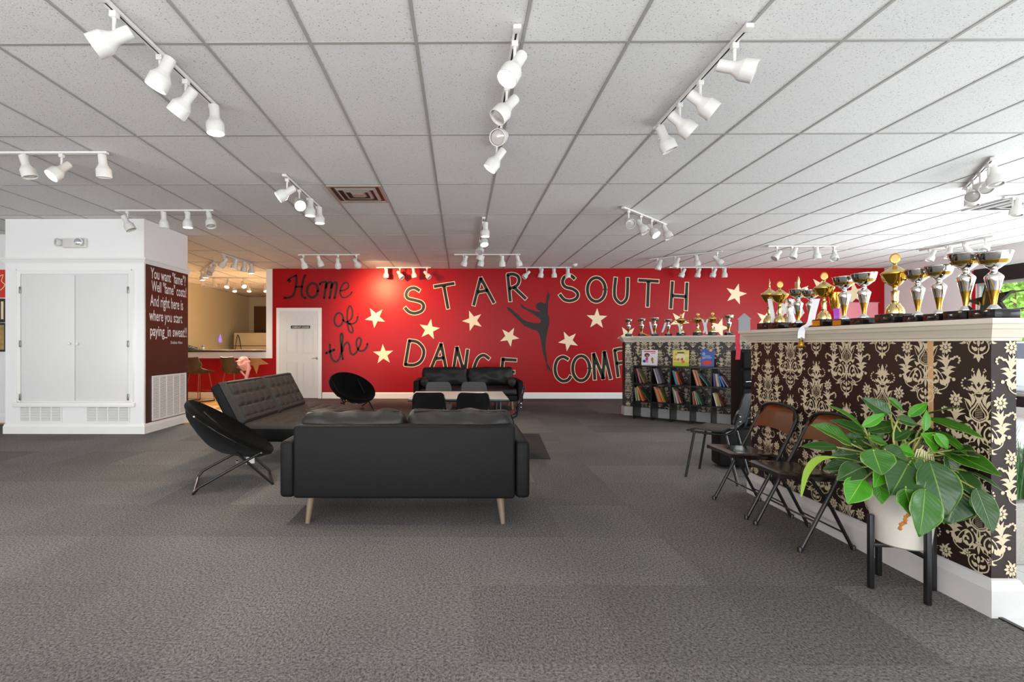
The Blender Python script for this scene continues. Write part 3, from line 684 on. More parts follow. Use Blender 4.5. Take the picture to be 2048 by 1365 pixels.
# ================================================================== DAMASK PARTITIONS
def damask_motif():
    """one motif in metres around the seed pod's centre, as 2D polygons"""
    polys = []
    def leaf(x0, y0, x1, y1, wd, bend=0, n=5):
        a = Vector((x0, y0)); b = Vector((x1, y1)); d = b-a; L = d.length; d.normalize(); nn = Vector((-d.y, d.x)); up = []; dn = []
        for k in range(1, n):
            t = k/n; c = a+d*L*t+nn*bend*L*math.sin(PI*t); hw = wd*math.sin(PI*t**.85); up.append(c+nn*hw); dn.append(c-nn*hw)
        polys.append([a]+dn+[b]+list(reversed(up)))
    def stroke(pts, w0, w1=None, n=4):
        P = [Vector(p[:2]) for p in smooth_path([(x, y, 0) for x, y in pts], n)]; m = len(P); w1 = w0 if w1 is None else w1
        for i in range(m-1):
            t = (P[i+1]-P[i]).normalized(); nn = Vector((-t.y, t.x)); a = (w0+(w1-w0)*i/(m-1))/2; b = (w0+(w1-w0)*(i+1)/(m-1))/2
            polys.append([P[i]-nn*a, P[i+1]-nn*b, P[i+1]+nn*b, P[i]+nn*a])
    def dot(x, y, r_, n=7): polys.append([Vector((x+r_*math.cos(2*PI*k/n), y+r_*math.sin(2*PI*k/n))) for k in range(n)])
    def flower(x, y, r_, n=9, a0=0):
        for k in range(n): a = 2*PI*k/n+a0; leaf(x+.3*r_*math.cos(a), y+.3*r_*math.sin(a), x+r_*math.cos(a), y+r_*math.sin(a), r_*.2, 0, 4)
        dot(x, y, r_*.26)
    # mirrored half is made afterwards; this is the right half plus the axis
    # pod outline and seeds
    stroke([(0, .045), (.012, .02), (.026, -.002), (.024, -.022), (0, -.034)], .004)
    for r_ in range(6):
        for c in range(3):
            x = c*.0065; y = .018-r_*.008
            if x < .018-.002*abs(r_-3): dot(x, y, .0022, 5)
    stroke([(.004, .058), (.018, .03), (.037, .005), (.036, -.022), (.012, -.04), (0, -.042)], .007, .008)
    leaf(.0, .04, .0, .075, .008); leaf(.004, .05, .022, .078, .006, .2); dot(.026, .082, .006)
    stroke([(.002, .048), (.01, .07), (.018, .088)], .003)
    # waist bar, crown
    polys.append([Vector((-.0, .088)), Vector((.019, .088)), Vector((.019, .094)), Vector((0, .094))])
    leaf(0, .096, .028, .122, .008, -.2); leaf(0, .098, .01, .13, .006); stroke([(.002, .1), (.012, .125), (.02, .14)], .004, .008)
    leaf(.012, .125, .024, .162, .010, .15); leaf(.014, .135, .05, .148, .007, .3)
    leaf(0, .14, 0, .208, .011); leaf(0, .15, .02, .185, .007, -.2); leaf(0, .145, .032, .176, .006, -.2)
    dot(.022, .19, .004); dot(.029, .196, .004); dot(.026, .203, .0035)
    for k in range(9):
        a = R(70-k*32); dot(.052+.024*math.cos(a), .132+.026*math.sin(a), .0052, 6)
    stroke([(.02, .104), (.045, .102), (.062, .115)], .003); leaf(.02, .104, .05, .118, .006)
    # side acanthus rising from the pod to the flower
    leaf(.03, .03, .048, .09, .009, .25); leaf(.034, .02, .068, .062, .008, .2); stroke([(.03, -.02), (.05, .02), (.06, .05)], .003)
    leaf(.03, -.03, .062, -.018, .008, -.3); leaf(.028, -.032, .05, -.05, .006, .3)
    flower(.103, .052, .034); stroke([(.1, .06), (.112, .085), (.12, .092)], .008, .004)
    leaf(.055, -.01, .104, -.055, .006, .25); leaf(.06, .012, .106, -.05, .005, .2)
    # outer plume
    stroke([(.112, -.11), (.108, -.06), (.095, .0), (.098, .03)], .006, .003)
    leaf(.108, -.05, .084, .02, .008, -.1); leaf(.108, -.045, .118, .02, .008, .1); leaf(.11, -.05, .138, -.002, .008, .25)
    leaf(.11, -.075, .155, -.045, .009, .3); leaf(.112, -.09, .148, -.065, .008, .3); leaf(.108, -.075, .07, -.052, .008, -.3); leaf(.108, -.09, .078, -.075, .007, -.3)
    leaf(.12, .0, .15, .012, .006, -.3); dot(.147, .005, .006); dot(.158, .008, .006); dot(.168, .001, .006); dot(.17, -.011, .006); dot(.165, -.021, .005)
    leaf(.112, -.105, .135, -.098, .006, .3); dot(.142, -.103, .009)
    leaf(.1, -.13, .118, -.085, .012, -.1); leaf(.098, -.135, .075, -.105, .01, .1); leaf(.102, -.14, .09, -.1, .010)
    stroke([(.116, -.1), (.112, -.135), (.09, -.155), (.055, -.163)], .006, .004)
    flower(.052, -.166, .020, 7); leaf(.06, -.166, .088, -.178, .005, -.2)
    # big scroll beside the vase
    stroke([(.09, -.10), (.075, -.075), (.052, -.058), (.032, -.072), (.024, -.098), (.035, -.122), (.055, -.125), (.068, -.108), (.062, -.09), (.048, -.09), (.046, -.102)], .004, .011)
    leaf(.036, -.06, .062, -.09, .006, .2); leaf(.07, -.125, .04, -.128, .006, -.4)
    # vase stem
    stroke([(.004, -.045), (.006, -.07), (.006, -.1)], .006, .005); leaf(.004, -.105, .026, -.052, .006, .15); dot(.028, -.05, .006)
    polys.append([Vector((0, -.108)), Vector((.013, -.106)), Vector((.013, -.1)), Vector((0, -.1))])
    leaf(0, -.108, .02, -.14, .007, .2); leaf(0, -.11, 0, -.155, .006); leaf(.003, -.112, .04, -.148, .006, .3)
    stroke([(.02, -.135), (.045, -.145), (.06, -.155)], .003)
    # lyre pendant
    stroke([(.012, -.158), (.032, -.168), (.044, -.192), (.036, -.218), (.012, -.232), (0, -.236)], .0045, .006)
    stroke([(.012, -.158), (.02, -.165), (.018, -.178), (.01, -.178)], .005, .008)
    dot(.014, -.206, .010, 8); leaf(0, -.16, .0, -.196, .007); leaf(.02, -.21, .03, -.19, .005)
    leaf(0, -.225, 0, -.268, .009); leaf(0, -.232, .022, -.25, .007, .1); stroke([(0, -.2), (0, -.226)], .005)
    out = []
    for p in polys:
        out.append(p)
        if abs(sum(v.x for v in p))/len(p) > 1e-4: out.append([Vector((-v.x, v.y)) for v in reversed(p)])
    return out
MOTIF = damask_motif()
def damask(name, parent, origin, ux, width, z0, z1, phase, off=.0012, zph=1.16):
    """origin 2D, ux unit dir along the face; outward normal to the right of ux reversed"""
    ux = Vector(ux).normalized(); nrm = Vector((ux.y, -ux.x)); V = []; F = []
    k0 = math.floor((-.3-phase)/.255); k1 = math.ceil((width+.3-phase)/.255)
    for k in range(k0, k1+1):
        cx = phase+.255*k
        for j in range(-4, 3):
            cz = zph+j*.502-(.251 if k % 2 else 0)
            if cz < z0-.25 or cz > z1+.3: continue
            for pi_, p in enumerate(MOTIF):
                xs = [cx+v.x for v in p]; zs = [cz+v.y for v in p]
                if max(xs) < 0 or min(xs) > width or max(zs) < z0 or min(zs) > z1: continue
                o = len(V); V += [(x, -pi_*2.5e-6, z) for x, z in zip(xs, zs)]; F.append(tuple(range(o, o+len(p))))
    me = bpy.data.meshes.new(name); me.from_pydata(V, [], F); bm = bmesh.new(); bm.from_mesh(me)
    for co, no in (((0, 0, 0), (-1, 0, 0)), ((width, 0, 0), (1, 0, 0)), ((0, 0, z0), (0, 0, -1)), ((0, 0, z1), (0, 0, 1))):
        bmesh.ops.bisect_plane(bm, geom=bm.verts[:]+bm.edges[:]+bm.faces[:], plane_co=co, plane_no=no, clear_outer=True)
    bm.to_mesh(me); bm.free()
    for v in me.vertices:
        q = Vector(origin)+ux*v.co.x+nrm*(off-v.co.y); v.co = (q.x, q.y, v.co.z)
    me.materials.append(M_wpp); me.update()
    return tag(link(name, me, parent), kind='stuff')
def partition(name, poly, z1):
    mb = MB(); mb.prism(poly, lambda x, y: (x, y, 0), lambda x, y: (x, y, z1)); return tag(mb.build(name, M_wp), kind='structure')
CORN2 = [(0, 0), (.012, 0), (.012, .012), (.022, .016), (.03, .03), (.045, .05), (.052, .055), (.062, .072), (.07, .078), (.07, .10), (-.07, .10), (-.07, .09)]
# near partition: X 2.40..2.505, Y 2.2..4.0
PX, PX2, PY0, PY1 = 2.40, 2.512, 2.20, 4.0
pn = partition('wall_partition', [(PX, PY0), (PX2, PY0), (PX2, PY1), (PX, PY1)], 1.25)
ZC0 = 1.243
damask('wallpaper_print', pn, (PX, PY1), (0, -1), PY1-PY0, .17, ZC0, PY1-3.526, zph=1.16)
damask('wallpaper_print', pn, (PX, PY0), (1, 0), PX2-PX, .17, ZC0, -.063, zph=.909)
tag(sweep(MB(), [(o, z+ZC0) for o, z in CORN2], [(PX, PY1), (PX, PY0), (PX2, PY0), (PX2, PY1)], True).build('trim_6', mat('cornice_beige_white', '#d3c8b7', rough=.35)), kind='structure')
tag(MB().box(PX+.0, PY0+.0, ZC0+.098, PX2, PY1, ZC0+.1).build('trim_7', MATS['cornice_beige_white']), kind='structure')
basetrim('baseboard_partition', [(PX, PY1), (PX, PY0), (PX2, PY0), (PX2, PY1)], [(o*1.5, z*1.2) for o, z in BASE], mat('baseboard_grey_white', '#c6c3c1', rough=.4), True)
s_ = MB(); s_.prism([(2.466, .17), (2.480, .17), (2.482, .6), (2.492, .9), (2.497, ZC0), (2.466, ZC0)], lambda y, z: (PX-.0004, y, z), lambda y, z: (PX-.0022, y, z)); s_.build('torn_seam_strip', mat('tan_paper_backing', '#c79c6d', rough=.7), pn)
# far diagonal partition
D0 = Vector((2.963, 8.393)); DD = Vector((.7826, -.6225)); DN = Vector((-.6225, -.7826)); DL = 1.85
A1 = D0+DD*DL
pf = partition('wall_partition_far', [(2.87, 8.44), tuple(D0), tuple(A1), tuple(A1-DN*.13), (2.95, 8.58), (2.87, 8.58)], 1.28)
ZF = 1.272
damask('wallpaper_print', pf, tuple(D0), tuple(DD), DL, .16, ZF, .22, off=.002, zph=1.19)
e1 = (D0-Vector((2.87, 8.44))); damask('wallpaper_print', pf, (2.87, 8.44), tuple(e1.normalized()), e1.length, .16, ZF, .05, off=.002, zph=1.05)
fp = [(2.87, 8.58), (2.87, 8.44), tuple(D0), tuple(A1), tuple(A1-DN*.13), (2.95, 8.58)]
tag(sweep(MB(), [(o, z+ZF) for o, z in CORN2], fp[:5]).build('trim_8', MATS['cornice_beige_white']), kind='structure')
tp = MB(); tp.prism([(2.83, 8.38), tuple(D0), tuple(A1), tuple(A1-DN*.16), (2.95, 8.62), (2.83, 8.62)], lambda x, y: (x, y, ZF+.085), lambda x, y: (x, y, ZF+.099)); tag(tp.build('trim_9', MATS['cornice_beige_white']), kind='structure')
basetrim('baseboard_partition_far', fp[:5], [(o*1.3, z*1.1) for o, z in BASE], MATS['baseboard_grey_white'])

# ================================================================== TRACK LIGHTS
_hd = MB().lathe([(.020, .098), (.031, .094), (.033, .085), (.033, .012), (.038, .0), (.056, -.03), (.060, -.036), (.061, -.105), (.056, -.105), (.055, -.07), (.03, -.05), (.0, -.045)][::-1], 24).mesh('spotlight', M_lightw)
_lens = MB().lathe([(0, -.101), (.03, -.098), (.052, -.088), (.054, -.08), (0, -.078)], 20)
_loff, _lw, _lc = _lens.mesh('lens', M_lensoff), _lens.mesh('lens', M_lens_w), _lens.mesh('lens', M_lens_c)
_st = MB(); _st.rbox(-.018, -.018, -.052, .018, .018, -.02, .004); _st.tube([(0, 0, -.05), (0, 0, -.12), (0, 0, -.135)], [.0095, .0095, .012], 10); _st = _st.mesh('stem', M_lightw)
def track(p0, p1, heads, label, power=55, ends=(0, 0)):
    """p0,p1 on the ceiling; heads: (fraction along, direction, lit 0/1/2)"""
    p0, p1 = Vector(p0), Vector(p1); c = (p0+p1)/2; d = (p1-p0); L = d.length; ang = math.atan2(d.y, d.x)
    t = thing('track_light', label, 'track light', (c.x, c.y, CEIL-.004), ang, 'track lights under the ceiling')
    b = MB(); b.box(-L/2, -.018, -.02, L/2, -.006, 0); b.box(-L/2, .006, -.02, L/2, .018, 0); b.box(-L/2, -.006, -.006, L/2, .006, 0); b.rbox(-L/2-.03, -.022, -.024, -L/2+.02, .022, 0, .004); b.rbox(L/2-.02, -.02, -.022, L/2+.008, .02, 0, .003)
    b.build('rail', M_lightw, t); MB().box(-L/2+.02, -.0055, -.0175, L/2-.02, .0055, -.0065).build('rail_slot', M_slot, t)
    for hd_ in heads:
        fr, dr, lit = hd_[:3]; pw = hd_[3] if len(hd_) > 3 else power
        x = (fr-.5)*L; link('stem', _st, t, (x, 0, 0), (0, 0, -ang))
        v = Vector(dr).normalized(); sv = Vector((v.x, v.y, 0)); 
        side = Vector((-.0, -.034, 0)) if abs(v.z) > .93 else Vector((0, 0, 0))
        q = v.to_track_quat('-Z', 'Y'); M = Matrix.Rotation(-ang, 4, 'Z')
        o = link('spotlight', _hd, t); off = Vector((.030, -.018, -.13)) if abs(v.z) > .9 else Vector((0, -.01, -.165))
        off = M @ off
        o.location = (x+off.x, off.y, off.z); o.rotation_mode = 'QUATERNION'; o.rotation_quaternion = M.to_quaternion() @ q
        ln = link('lens', (_loff, _lw, _lc)[lit], o)
        if lit:
            s = lamp('SPOT', 'spotlight_bulb', (0, 0, -.115), (0, 0, 0), pw, ((1, .80, .58) if pw < 200 else (1, .62, .30) if pw == 330 else (1, .96, .87)) if lit == 1 else (1, .95, .87), spot_size=R(105), spot_blend=.8, shadow_soft_size=.05); s.parent = o
    return t
dn = (0, 0, -1)
H4 = (.06, .36, .66, .95)
def tr(pa, pb, heads, label, power=55): track(ceilpt(*pa), ceilpt(*pb), heads, label, power)
tr((200, -14), (431, 208), [(.08, (-.8, -.25, -.55), 2), (.42, (-.42, -.05, -.9), 2), (.66, (-.62, .05, -.75), 0), (.95, (.06, 0, -1), 2)], 'white track light nearest the camera at upper left, four heads, three lit')
track((-4.4, 4.30), (-3.17, 4.30), [(.22, (.30, 0, -.95), 0), (.42, (-.3, -.6, -.75), 1), (.62, (.0, .1, -1), 0)][:0]+[(.40, (.25, .1, -.95), 0), (.67, (-.35, -.6, -.75), 2), (.96, (0, .15, -1), 0)], 'white track light cut off by the left edge, only its middle head lit')
track((-4.39, 6.155), (-3.17, 6.155), [(.10, (.45, .1, -.9), 0), (.47, (0, .1, -1), 0), (.72, (0, 0, -1), 2), (.95, (.3, -.25, -.9), 0)], 'white four-head track light in front of the white closet block')
tr((570, 348), (640, 413), [(.05, (-.8, -.25, -.6), 1), (.36, (.35, -.65, -.5), 1), (.62, (-.03, 0, -1), 1), (.92, (.03, 0, -1), 1)], 'white track light with all four heads lit, left of the stained air vent')
track((-3.07, 9.2), (-1.93, 9.2), [(.06, (.2, .5, -.85), 0), (.31, (.25, .3, -.9), 0), (.64, (-.1, .6, -.8), 0), (.95, (.22, .80, -.46), 1, 330)], 'white track light above the white six-panel door, only its last head lit')
track((wx(756)*10.75/11, 10.75), (wx(862)*10.75/11, 10.75), [(.14, (-.05, .1, -1), 0), (.42, (.55, -.3, -.75), 0), (.66, (.15, .1, -1), 0), (.93, (.6, -.3, -.7), 0)], 'white track light against the red wall, above the first letter S')
track((-.09, 9.2), (1.13, 9.2), [(.12, (-.3, .1, -.9), 0), (.38, (-.25, .15, -.9), 0), (.70, (.02, .3, -.9), 0), (.95, (.25, .2, -.9), 0)], 'white track light in front of the word STAR, four heads')
track((wx(1036)*10.75/11, 10.75), (wx(1142)*10.75/11, 10.75), [(.17, (-.7, -.2, -.7), 0), (.42, (-.2, .1, -1), 0), (.66, (0, .1, -1), 0), (.92, (0, .1, -1), 0)], 'white track light against the red wall, beside the top of the painted dancer')
track((.306, 2.63), (.305, 4.20), [(.06, (-.45, -.25, -.8), 1), (.36, (-.6, -.2, -.7), 0), (.64, (-.35, -.85, -.45), 0), (.92, (-.6, .05, -.8), 2)], 'white track light hanging in the middle of the ceiling nearest the camera')
track((.315, 6.55), (.33, 8.7), [(.07, (-.05, .0, -1), 1), (.36, (.1, -.4, -.9), 2), (.62, (-.2, -.6, -.6), 0), (.92, (-.3, .1, -.9), 0)], 'white track light seen end-on above the centre of the red wall')
track((1.555, 2.63), (1.55, 3.84), [(.10, (.8, -.35, -.38), 0), (.42, (.72, -.1, -.62), 0), (.66, (.72, -.05, -.65), 0), (.94, (.4, 0, -.9), 0)], 'white track light with four unlit heads turned towards the side windows')
track((2.05, 6.07), (2.93, 6.92), [(.10, (-.05, -.8, -.5), 0), (.38, (.4, -.35, -.8), 0), (.64, (.35, -.5, -.75), 2), (.95, (.3, -.3, -.9), 0)], 'white slanting track light above the far trophies, its third head lit')
track((3.83, 9.73), (4.80, 8.9), [(.10, (-.3, .1, -.9), 0), (.36, (-.3, .1, -.9), 0), (.64, (.12, 0, -1), 0), (.94, (.6, -.2, -.7), 0)], 'white slanting track light above the word SOUTH')
track((wx(1340)*10.75/11, 10.75), (wx(1450)*10.75/11, 10.75), [(.2, (-.4, .15, -.9), 0), (.48, (-.25, .1, -.9), 0), (.76, (-.35, .1, -.9), 0), (.95, (0, .1, -1), 0)], 'white track light against the red wall, right of the letter T')
track((5.39, 8.46), (6.57, 8.46), [(.11, (-.7, -.2, -.7), 0), (.33, (-.4, -.1, -.9), 0), (.66, (.05, 0, -1), 0), (.95, (-.3, -.4, -.8), 0)], 'white track light between the red wall and the gold-lidded trophies')
track((8.40, 8.85), (8.46, 7.72), [(.12, (-.4, .1, -.9), 0), (.38, (-.2, 0, -1), 0), (.62, (.4, 0, -.9), 0), (.90, (-.8, -.3, -.6), 0)], 'white track light along the side windows, behind the tallest silver trophies')
track((4.92, 4.50), (5.55, 5.35), [(.12, (-.1, -.25, -.95), 0), (.40, (-.4, -.85, -.35), 0), (.65, (-.75, -.5, -.45), 0), (.9, (-.1, -.1, -1), 0)], 'white slanting track light high on the right, four dark bulbs showing')
track((6.36, 5.67), (7.3, 5.40), [(.06, (-.2, -.05, -1), 0), (.36, (.3, 0, -.9), 0), (.66, (0, 0, -1), 0), (.95, (0, .3, -.9), 0)], 'white track light cut off by the right edge beside the slotted air vent')
track((-6.08, 11.25), (-5.0, 9.75), [(.06, (.05, 0, -1), 2), (.34, (-.05, 0, -1), 1), (.6, (.1, -.1, -1), 0), (.92, (-.3, -.5, -.8), 0)], 'white slanting track light above the bar stools, two heads lit', 110)
track((-4.52, 9.1), (-4.42, 10.2), [(.07, (-.5, -.2, -.8), 0), (.38, (-.3, 0, -.95), 1), (.68, (-.1, 0, -1), 0), (.93, (.05, 0, -1), 1)], 'white track light just left of the white frame of the pass-through')
track((-6.75, 12.4), (-5.5, 12.4), [(.06, (.3, -.1, -.9), 0), (.3, (.2, 0, -.95), 0), (.6, (0, -.5, -.85), 1), (.92, (.5, -.5, -.7), 1)], 'white track light inside the cream lounge, nearer row', 400)
track((-6.5, 13.6), (-5.1, 13.6), [(.06, (.2, -.3, -.9), 1), (.36, (.1, -.3, -.9), 1), (.68, (.3, -.3, -.9), 1), (.95, (.2, -.5, -.8), 1)], 'white track light inside the cream lounge, farther row', 560)
t = thing('ceiling_sensor', 'small round white sensor on the ceiling near the word SOUTH', 'sensor', (wx(1150)*10.35/11, 10.35, CEIL-.004))
MB().lathe([(0, -.055), (.03, -.055), (.05, -.035), (.06, -.012), (.06, 0)], 20).build('housing', M_lightw, t); MB().lathe([(0, -.063), (.012, -.062), (.014, -.055)], 12).build('lens', mat('amber_lens', '#a8742e', rough=.3), t)

# ================================================================== SOFAS
M_woodleg = mat('taupe_wood_leg', '#75624f', rough=.4)
def sofa(loc, rz, W, label, D=.80, back_h=.68, seatZ=.42, cush_h=.78, far=False):
    """front faces -Y locally; local origin under the centre of the frame"""
    t = thing('sofa', label, 'sofa', loc, rz)
    aw = .10; x = W/2
    MB().rbox(-x+aw+.004, D/2-.14, .19, x-aw-.004, D/2, back_h, .022, 3).build('back_panel', M_leath, t)
    MB().rbox(-x+aw+.004, -D/2+.02, .19, x-aw-.004, D/2-.14, .30, .02).build('seat_base', M_leath, t)
    for sx in (-1, 1):
        M = Matrix.Translation((sx*(x-aw/2), 0, 0)) @ Matrix.Rotation(0, 4, 'Y')
        MB().rbox(-aw/2, -D/2, .185, aw/2, D/2-.03, .57, .03, 3, M).build('armrest', M_leath, t)
        MB().rbox(min(0, sx*(x-aw-.006)), -D/2+.03, .30, max(0, sx*(x-aw-.006))-(0 if sx > 0 else .003), D/2-.20, seatZ+.02, .035, 3, None, (.0, .01, .03), .004, 8).build('seat_cushion', M_leath2, t)
        a, b = sorted((sx*.008, sx*(x-aw-.012)))
        M = Matrix.Translation(((a+b)/2, D/2-.235, seatZ+.02)) @ Matrix.Rotation(R(-9), 4, 'X')
        c = MB().rbox(-(b-a)/2, -.08, 0, (b-a)/2, .09, cush_h-seatZ, .05, 4, M, (.010, .05, .008), .022, 16, seed=sx*3+(7 if far else 0)).build('back_cushion', M_leath2, t)
        MB().tube(smooth_path([M @ Vector(((b-a)/2*u, .015+.01*math.sin(9*u), cush_h-seatZ+.004+.006*(1-u*u)+.004*noise.noise(Vector((u*3, sx, 0))))) for u in (-.88, -.6, -.3, 0, .3, .6, .88)], 4), .003, 6).build('piping', M_leath, c)
        for yy in (-1, 1):
            lg = MB(); px, py = sx*(x-.20), yy*(D/2-.10)
            lg.tube([(px, py, .20), (px-sx*-.02, py+yy*.025, .0)], [.028, .016], 14); lg.build('leg', M_woodleg, t)
    return t
sofa((-.38, 3.63, 0), PI, 1.70, 'black leather sofa seen from behind with two loose back cushions', D=.80, cush_h=.735)
s2 = sofa((.14, 9.25, 0), 0, 2.00, 'black leather sofa against the red wall with plump back cushions and bolsters', D=.95, back_h=.66, seatZ=.40, cush_h=.76, far=True)
for sx in (-1, 1):
    tt = thing('bolster_pillow', 'round black bolster at the %s end of the sofa by the red wall' % ('left' if sx < 0 else 'right'), 'bolster', (.14+sx*.80, 8.98, .475), 0, 'bolsters on the sofa by the red wall')
    MB().lathe([(0, -.17), (.05, -.17), (.075, -.155), (.08, -.13), (.08, .13), (.075, .155), (.05, .17), (0, .17)], 20, Matrix.Translation((0, 0, .062)) @ Matrix.Rotation(R(90), 4, 'X')).build('cover', M_leath2, tt)
    MB().lathe([(0, .172), (.012, .176), (.014, .168)], 10, Matrix.Translation((0, 0, .062)) @ Matrix.Rotation(R(90), 4, 'X')).build('button', M_leath, tt)

# tufted futon on the left, facing the room
fx = thing('futon', 'dark tufted leather futon with reclined split back, left of the sofa', 'futon', (-2.06, 5.72, 0), R(-3))
L = 1.72; M_futon = mat('grey_brown_faux_leather', '#3b3633', rough=.6, spec=.2)
def tuft(u, v, nu, nv):
    a = abs(math.sin(u*nu*PI)); b = abs(math.sin(v*nv*PI)); return min(1, a*1.6)**.6*min(1, b*1.6)**.6
ang = R(62)  # back tilt above horizontal
def backsurf(y0, y1):
    def fn(u, v):
        y = y0+(y1-y0)*u; s = v*.50; e = min(1, min(v, 1-v)*14)**.5*min(1, min(u, 1-u)*14)**.5
        inn = .06 < u < .94 and .12 < v < .92
        tf = (.034*tuft((u-.06)/.88, (v-.12)/.80, 5, 3) if inn else .026) 
        n = .035*e+tf*e
        return (-.12-s*math.cos(ang)+n*math.sin(ang), y, .40+s*math.sin(ang)+n*math.cos(ang))
    return fn
for (y0, y1) in ((-L/2, -.006), (.006, L/2)):
    MB().slab(backsurf(y0, y1), 60, 42, .008).build('back_cushion', M_futon, fx)
M = Matrix.Translation((-.12, 0, .40)) @ Matrix.Rotation(-(PI/2-ang), 4, 'Y')
MB().rbox(-.115, -L/2, -.05, .0, L/2, .50, .03, 3, M).build('back_frame', M_leath, fx)
def seatsurf(y0, y1):
    def fn(u, v):
        y = y0+(y1-y0)*v; x = -.10+.80*u; e = min(1, min(v, 1-v)*14)**.5*min(1, (1-u)*14)**.5
        inn = .1 < u < .9 and .06 < v < .94
        tf = (.024*tuft((u-.1)/.8, (v-.06)/.88, 4, 5) if inn else .02)
        return (x, y, .375+.03*e+tf*e)
    return fn
for (y0, y1) in ((-L/2, -.006), (.006, L/2)): MB().slab(seatsurf(y0, y1), 40, 60, .008).build('seat_cushion', M_futon, fx)
MB().rbox(-.12, -L/2, .24, .715, L/2, .385, .03, 3).build('seat_base', M_leath, fx)
for sx in (-.05, .62):
    for sy in (-1, 1): MB().tube([(sx, sy*(L/2-.15), .25), (sx+(.02 if sx > 0 else -.06), sy*(L/2-.13), 0)], [.022, .015], 12).build('leg', mat('futon_leg_metal', '#8f8378', rough=.3, metal=.8), fx)

# ================================================================== SAUCER CHAIRS
def saucer(loc, rz, label, tilt=35, Rr=.41, tag_=True):
    """faces local +X; rim centre above the origin"""
    t = thing('saucer_chair', label, 'folding saucer chair', loc, rz, None); zc = .50
    Mx = Matrix.Translation((0, 0, zc)) @ Matrix.Rotation(R(tilt), 4, 'Y')
    def top(r_, a):
        x = r_*math.cos(a); y = r_*math.sin(a)*.98; q = r_/Rr
        d = -.20*(1-q**2)+.012*abs(math.cos(4*a))*q*(1-q)*2; 
        return Mx @ Vector((x, y, d))
    b = MB(); n = 40; rings = [.02, .25, .5, .72, .88, .96]
    vs = []; fs = []
    prof = [(q, 0) for q in rings]+[(1.0, .018), (1.035, .0), (1.03, -.03), (.98, -.042), (.90, -.05), (.72, -.035), (.5, -.03), (.25, -.03), (.02, -.03)]
    for (q, dz_) in prof:
        for k in range(n):
            a = 2*PI*k/n; p = Vector((q*Rr*math.cos(a), q*Rr*math.sin(a), -.20*(1-min(q, 1)**2)+dz_+(.006*math.sin(16*a) if .6 < q < 1 else 0))); vs.append(Mx @ p)
    for i in range(len(prof)-1):
        for k in range(n): k2 = (k+1) % n; fs.append((i*n+k, i*n+k2, (i+1)*n+k2, (i+1)*n+k))
    fs.append(tuple(range(n))); fs.append(tuple(reversed([(len(prof)-1)*n+k for k in range(n)])))
    b.add(vs, fs, True); b.build('padded_seat', M_plush, t)
    b = MB(); b.tube([Mx @ Vector((Rr*.99*math.cos(2*PI*k/n), Rr*.99*math.sin(2*PI*k/n), -.035)) for k in range(n)], .011, 8, True); b.build('rim_tube', M_tube, t)
    # crossing U frames: one from the high back rim to the front floor, one from the low front rim to the back floor
    w_ = .27
    def rim(ax): return Mx @ Vector((Rr*math.cos(ax), Rr*math.sin(ax), -.035))
    for (a0, xf, ww) in ((R(138), .33, .25), (R(42), -.28, .29)):
        p1 = rim(a0); p2 = rim(-a0); zf = .011
        pts = [p1, Vector((xf*.92+p1.x*.08, ww, zf+.05)), Vector((xf, ww-.015, zf)), Vector((xf, -ww+.015, zf)), Vector((xf*.92+p2.x*.08, -ww, zf+.05)), p2]
        MB().tube(pts, .0115, 10).build('frame_tube', M_tube, t)
        for p in (p1, p2): MB().lathe([(0, -.02), (.008, -.02), (.008, .02), (0, .02)], 10, Matrix.Translation(p) @ Matrix.Rotation(R(90), 4, 'X')).build('bolt', M_chrome, t)
    for sy in (-1, 1): MB().lathe([(0, -.02), (.01, -.02), (.01, .02), (0, .02)], 10, Matrix.Translation((.045, sy*.275, .24)) @ Matrix.Rotation(R(90), 4, 'X')).build('pivot_bolt', M_chrome, t)
    MB().slab(lambda u, v: (.12+.07*u, -.05+.035*math.sin(2*v), .265-.11*v), 3, 5, .001).build('care_label', mat('white_label', '#dddcd8', rough=.7), t)
    return t
saucer((-2.04, 4.28, 0), R(25), 'black plush folding saucer chair nearest the camera, left of the leather sofa', 34)
saucer((-1.87, 8.35, 0), R(-42), 'black plush folding saucer chair in front of the white six-panel door', 34, .40)

# ================================================================== TABLE AND STUDENT CHAIRS
MB_ = None
tb = thing('table', 'folding table with pale laminate top and black edge between four chairs', 'table', (-.02, 5.50, 0), 0)
tpz = .655
MB().rbox(-.53, -.40, tpz-.012, .53, .40, tpz, .004).build('tabletop', mat('pale_laminate', '#b3aaa2', rough=.5, spec=.25), tb)
MB().rbox(-.537, -.407, tpz-.034, .537, .407, tpz-.010, .006).build('edge_band', M_blackpl, tb)
for sx in (-1, 1):
    for sy in (-1, 1): MB().tube([(sx*.44, sy*.32, tpz-.03), (sx*.46, sy*.34, 0)], .014, 10).build('leg', M_black, tb)
    MB().tube([(sx*.44, -.32, tpz-.10), (sx*.44, .32, tpz-.10)], .009, 8).build('stretcher', M_chrome, tb)
mt = tag(MB().rbox(-.62, -.72, 0, .62, .72, .008, .003).build('floor_mat', mat('black_rubber_mat', '#161515', rough=.8, bump=.3, bscale=200)), 'flat black mat under the folding table', 'floor mat'); mt.location = (.40, 5.93, .001); mt.rotation_euler = (0, 0, R(-4.5))
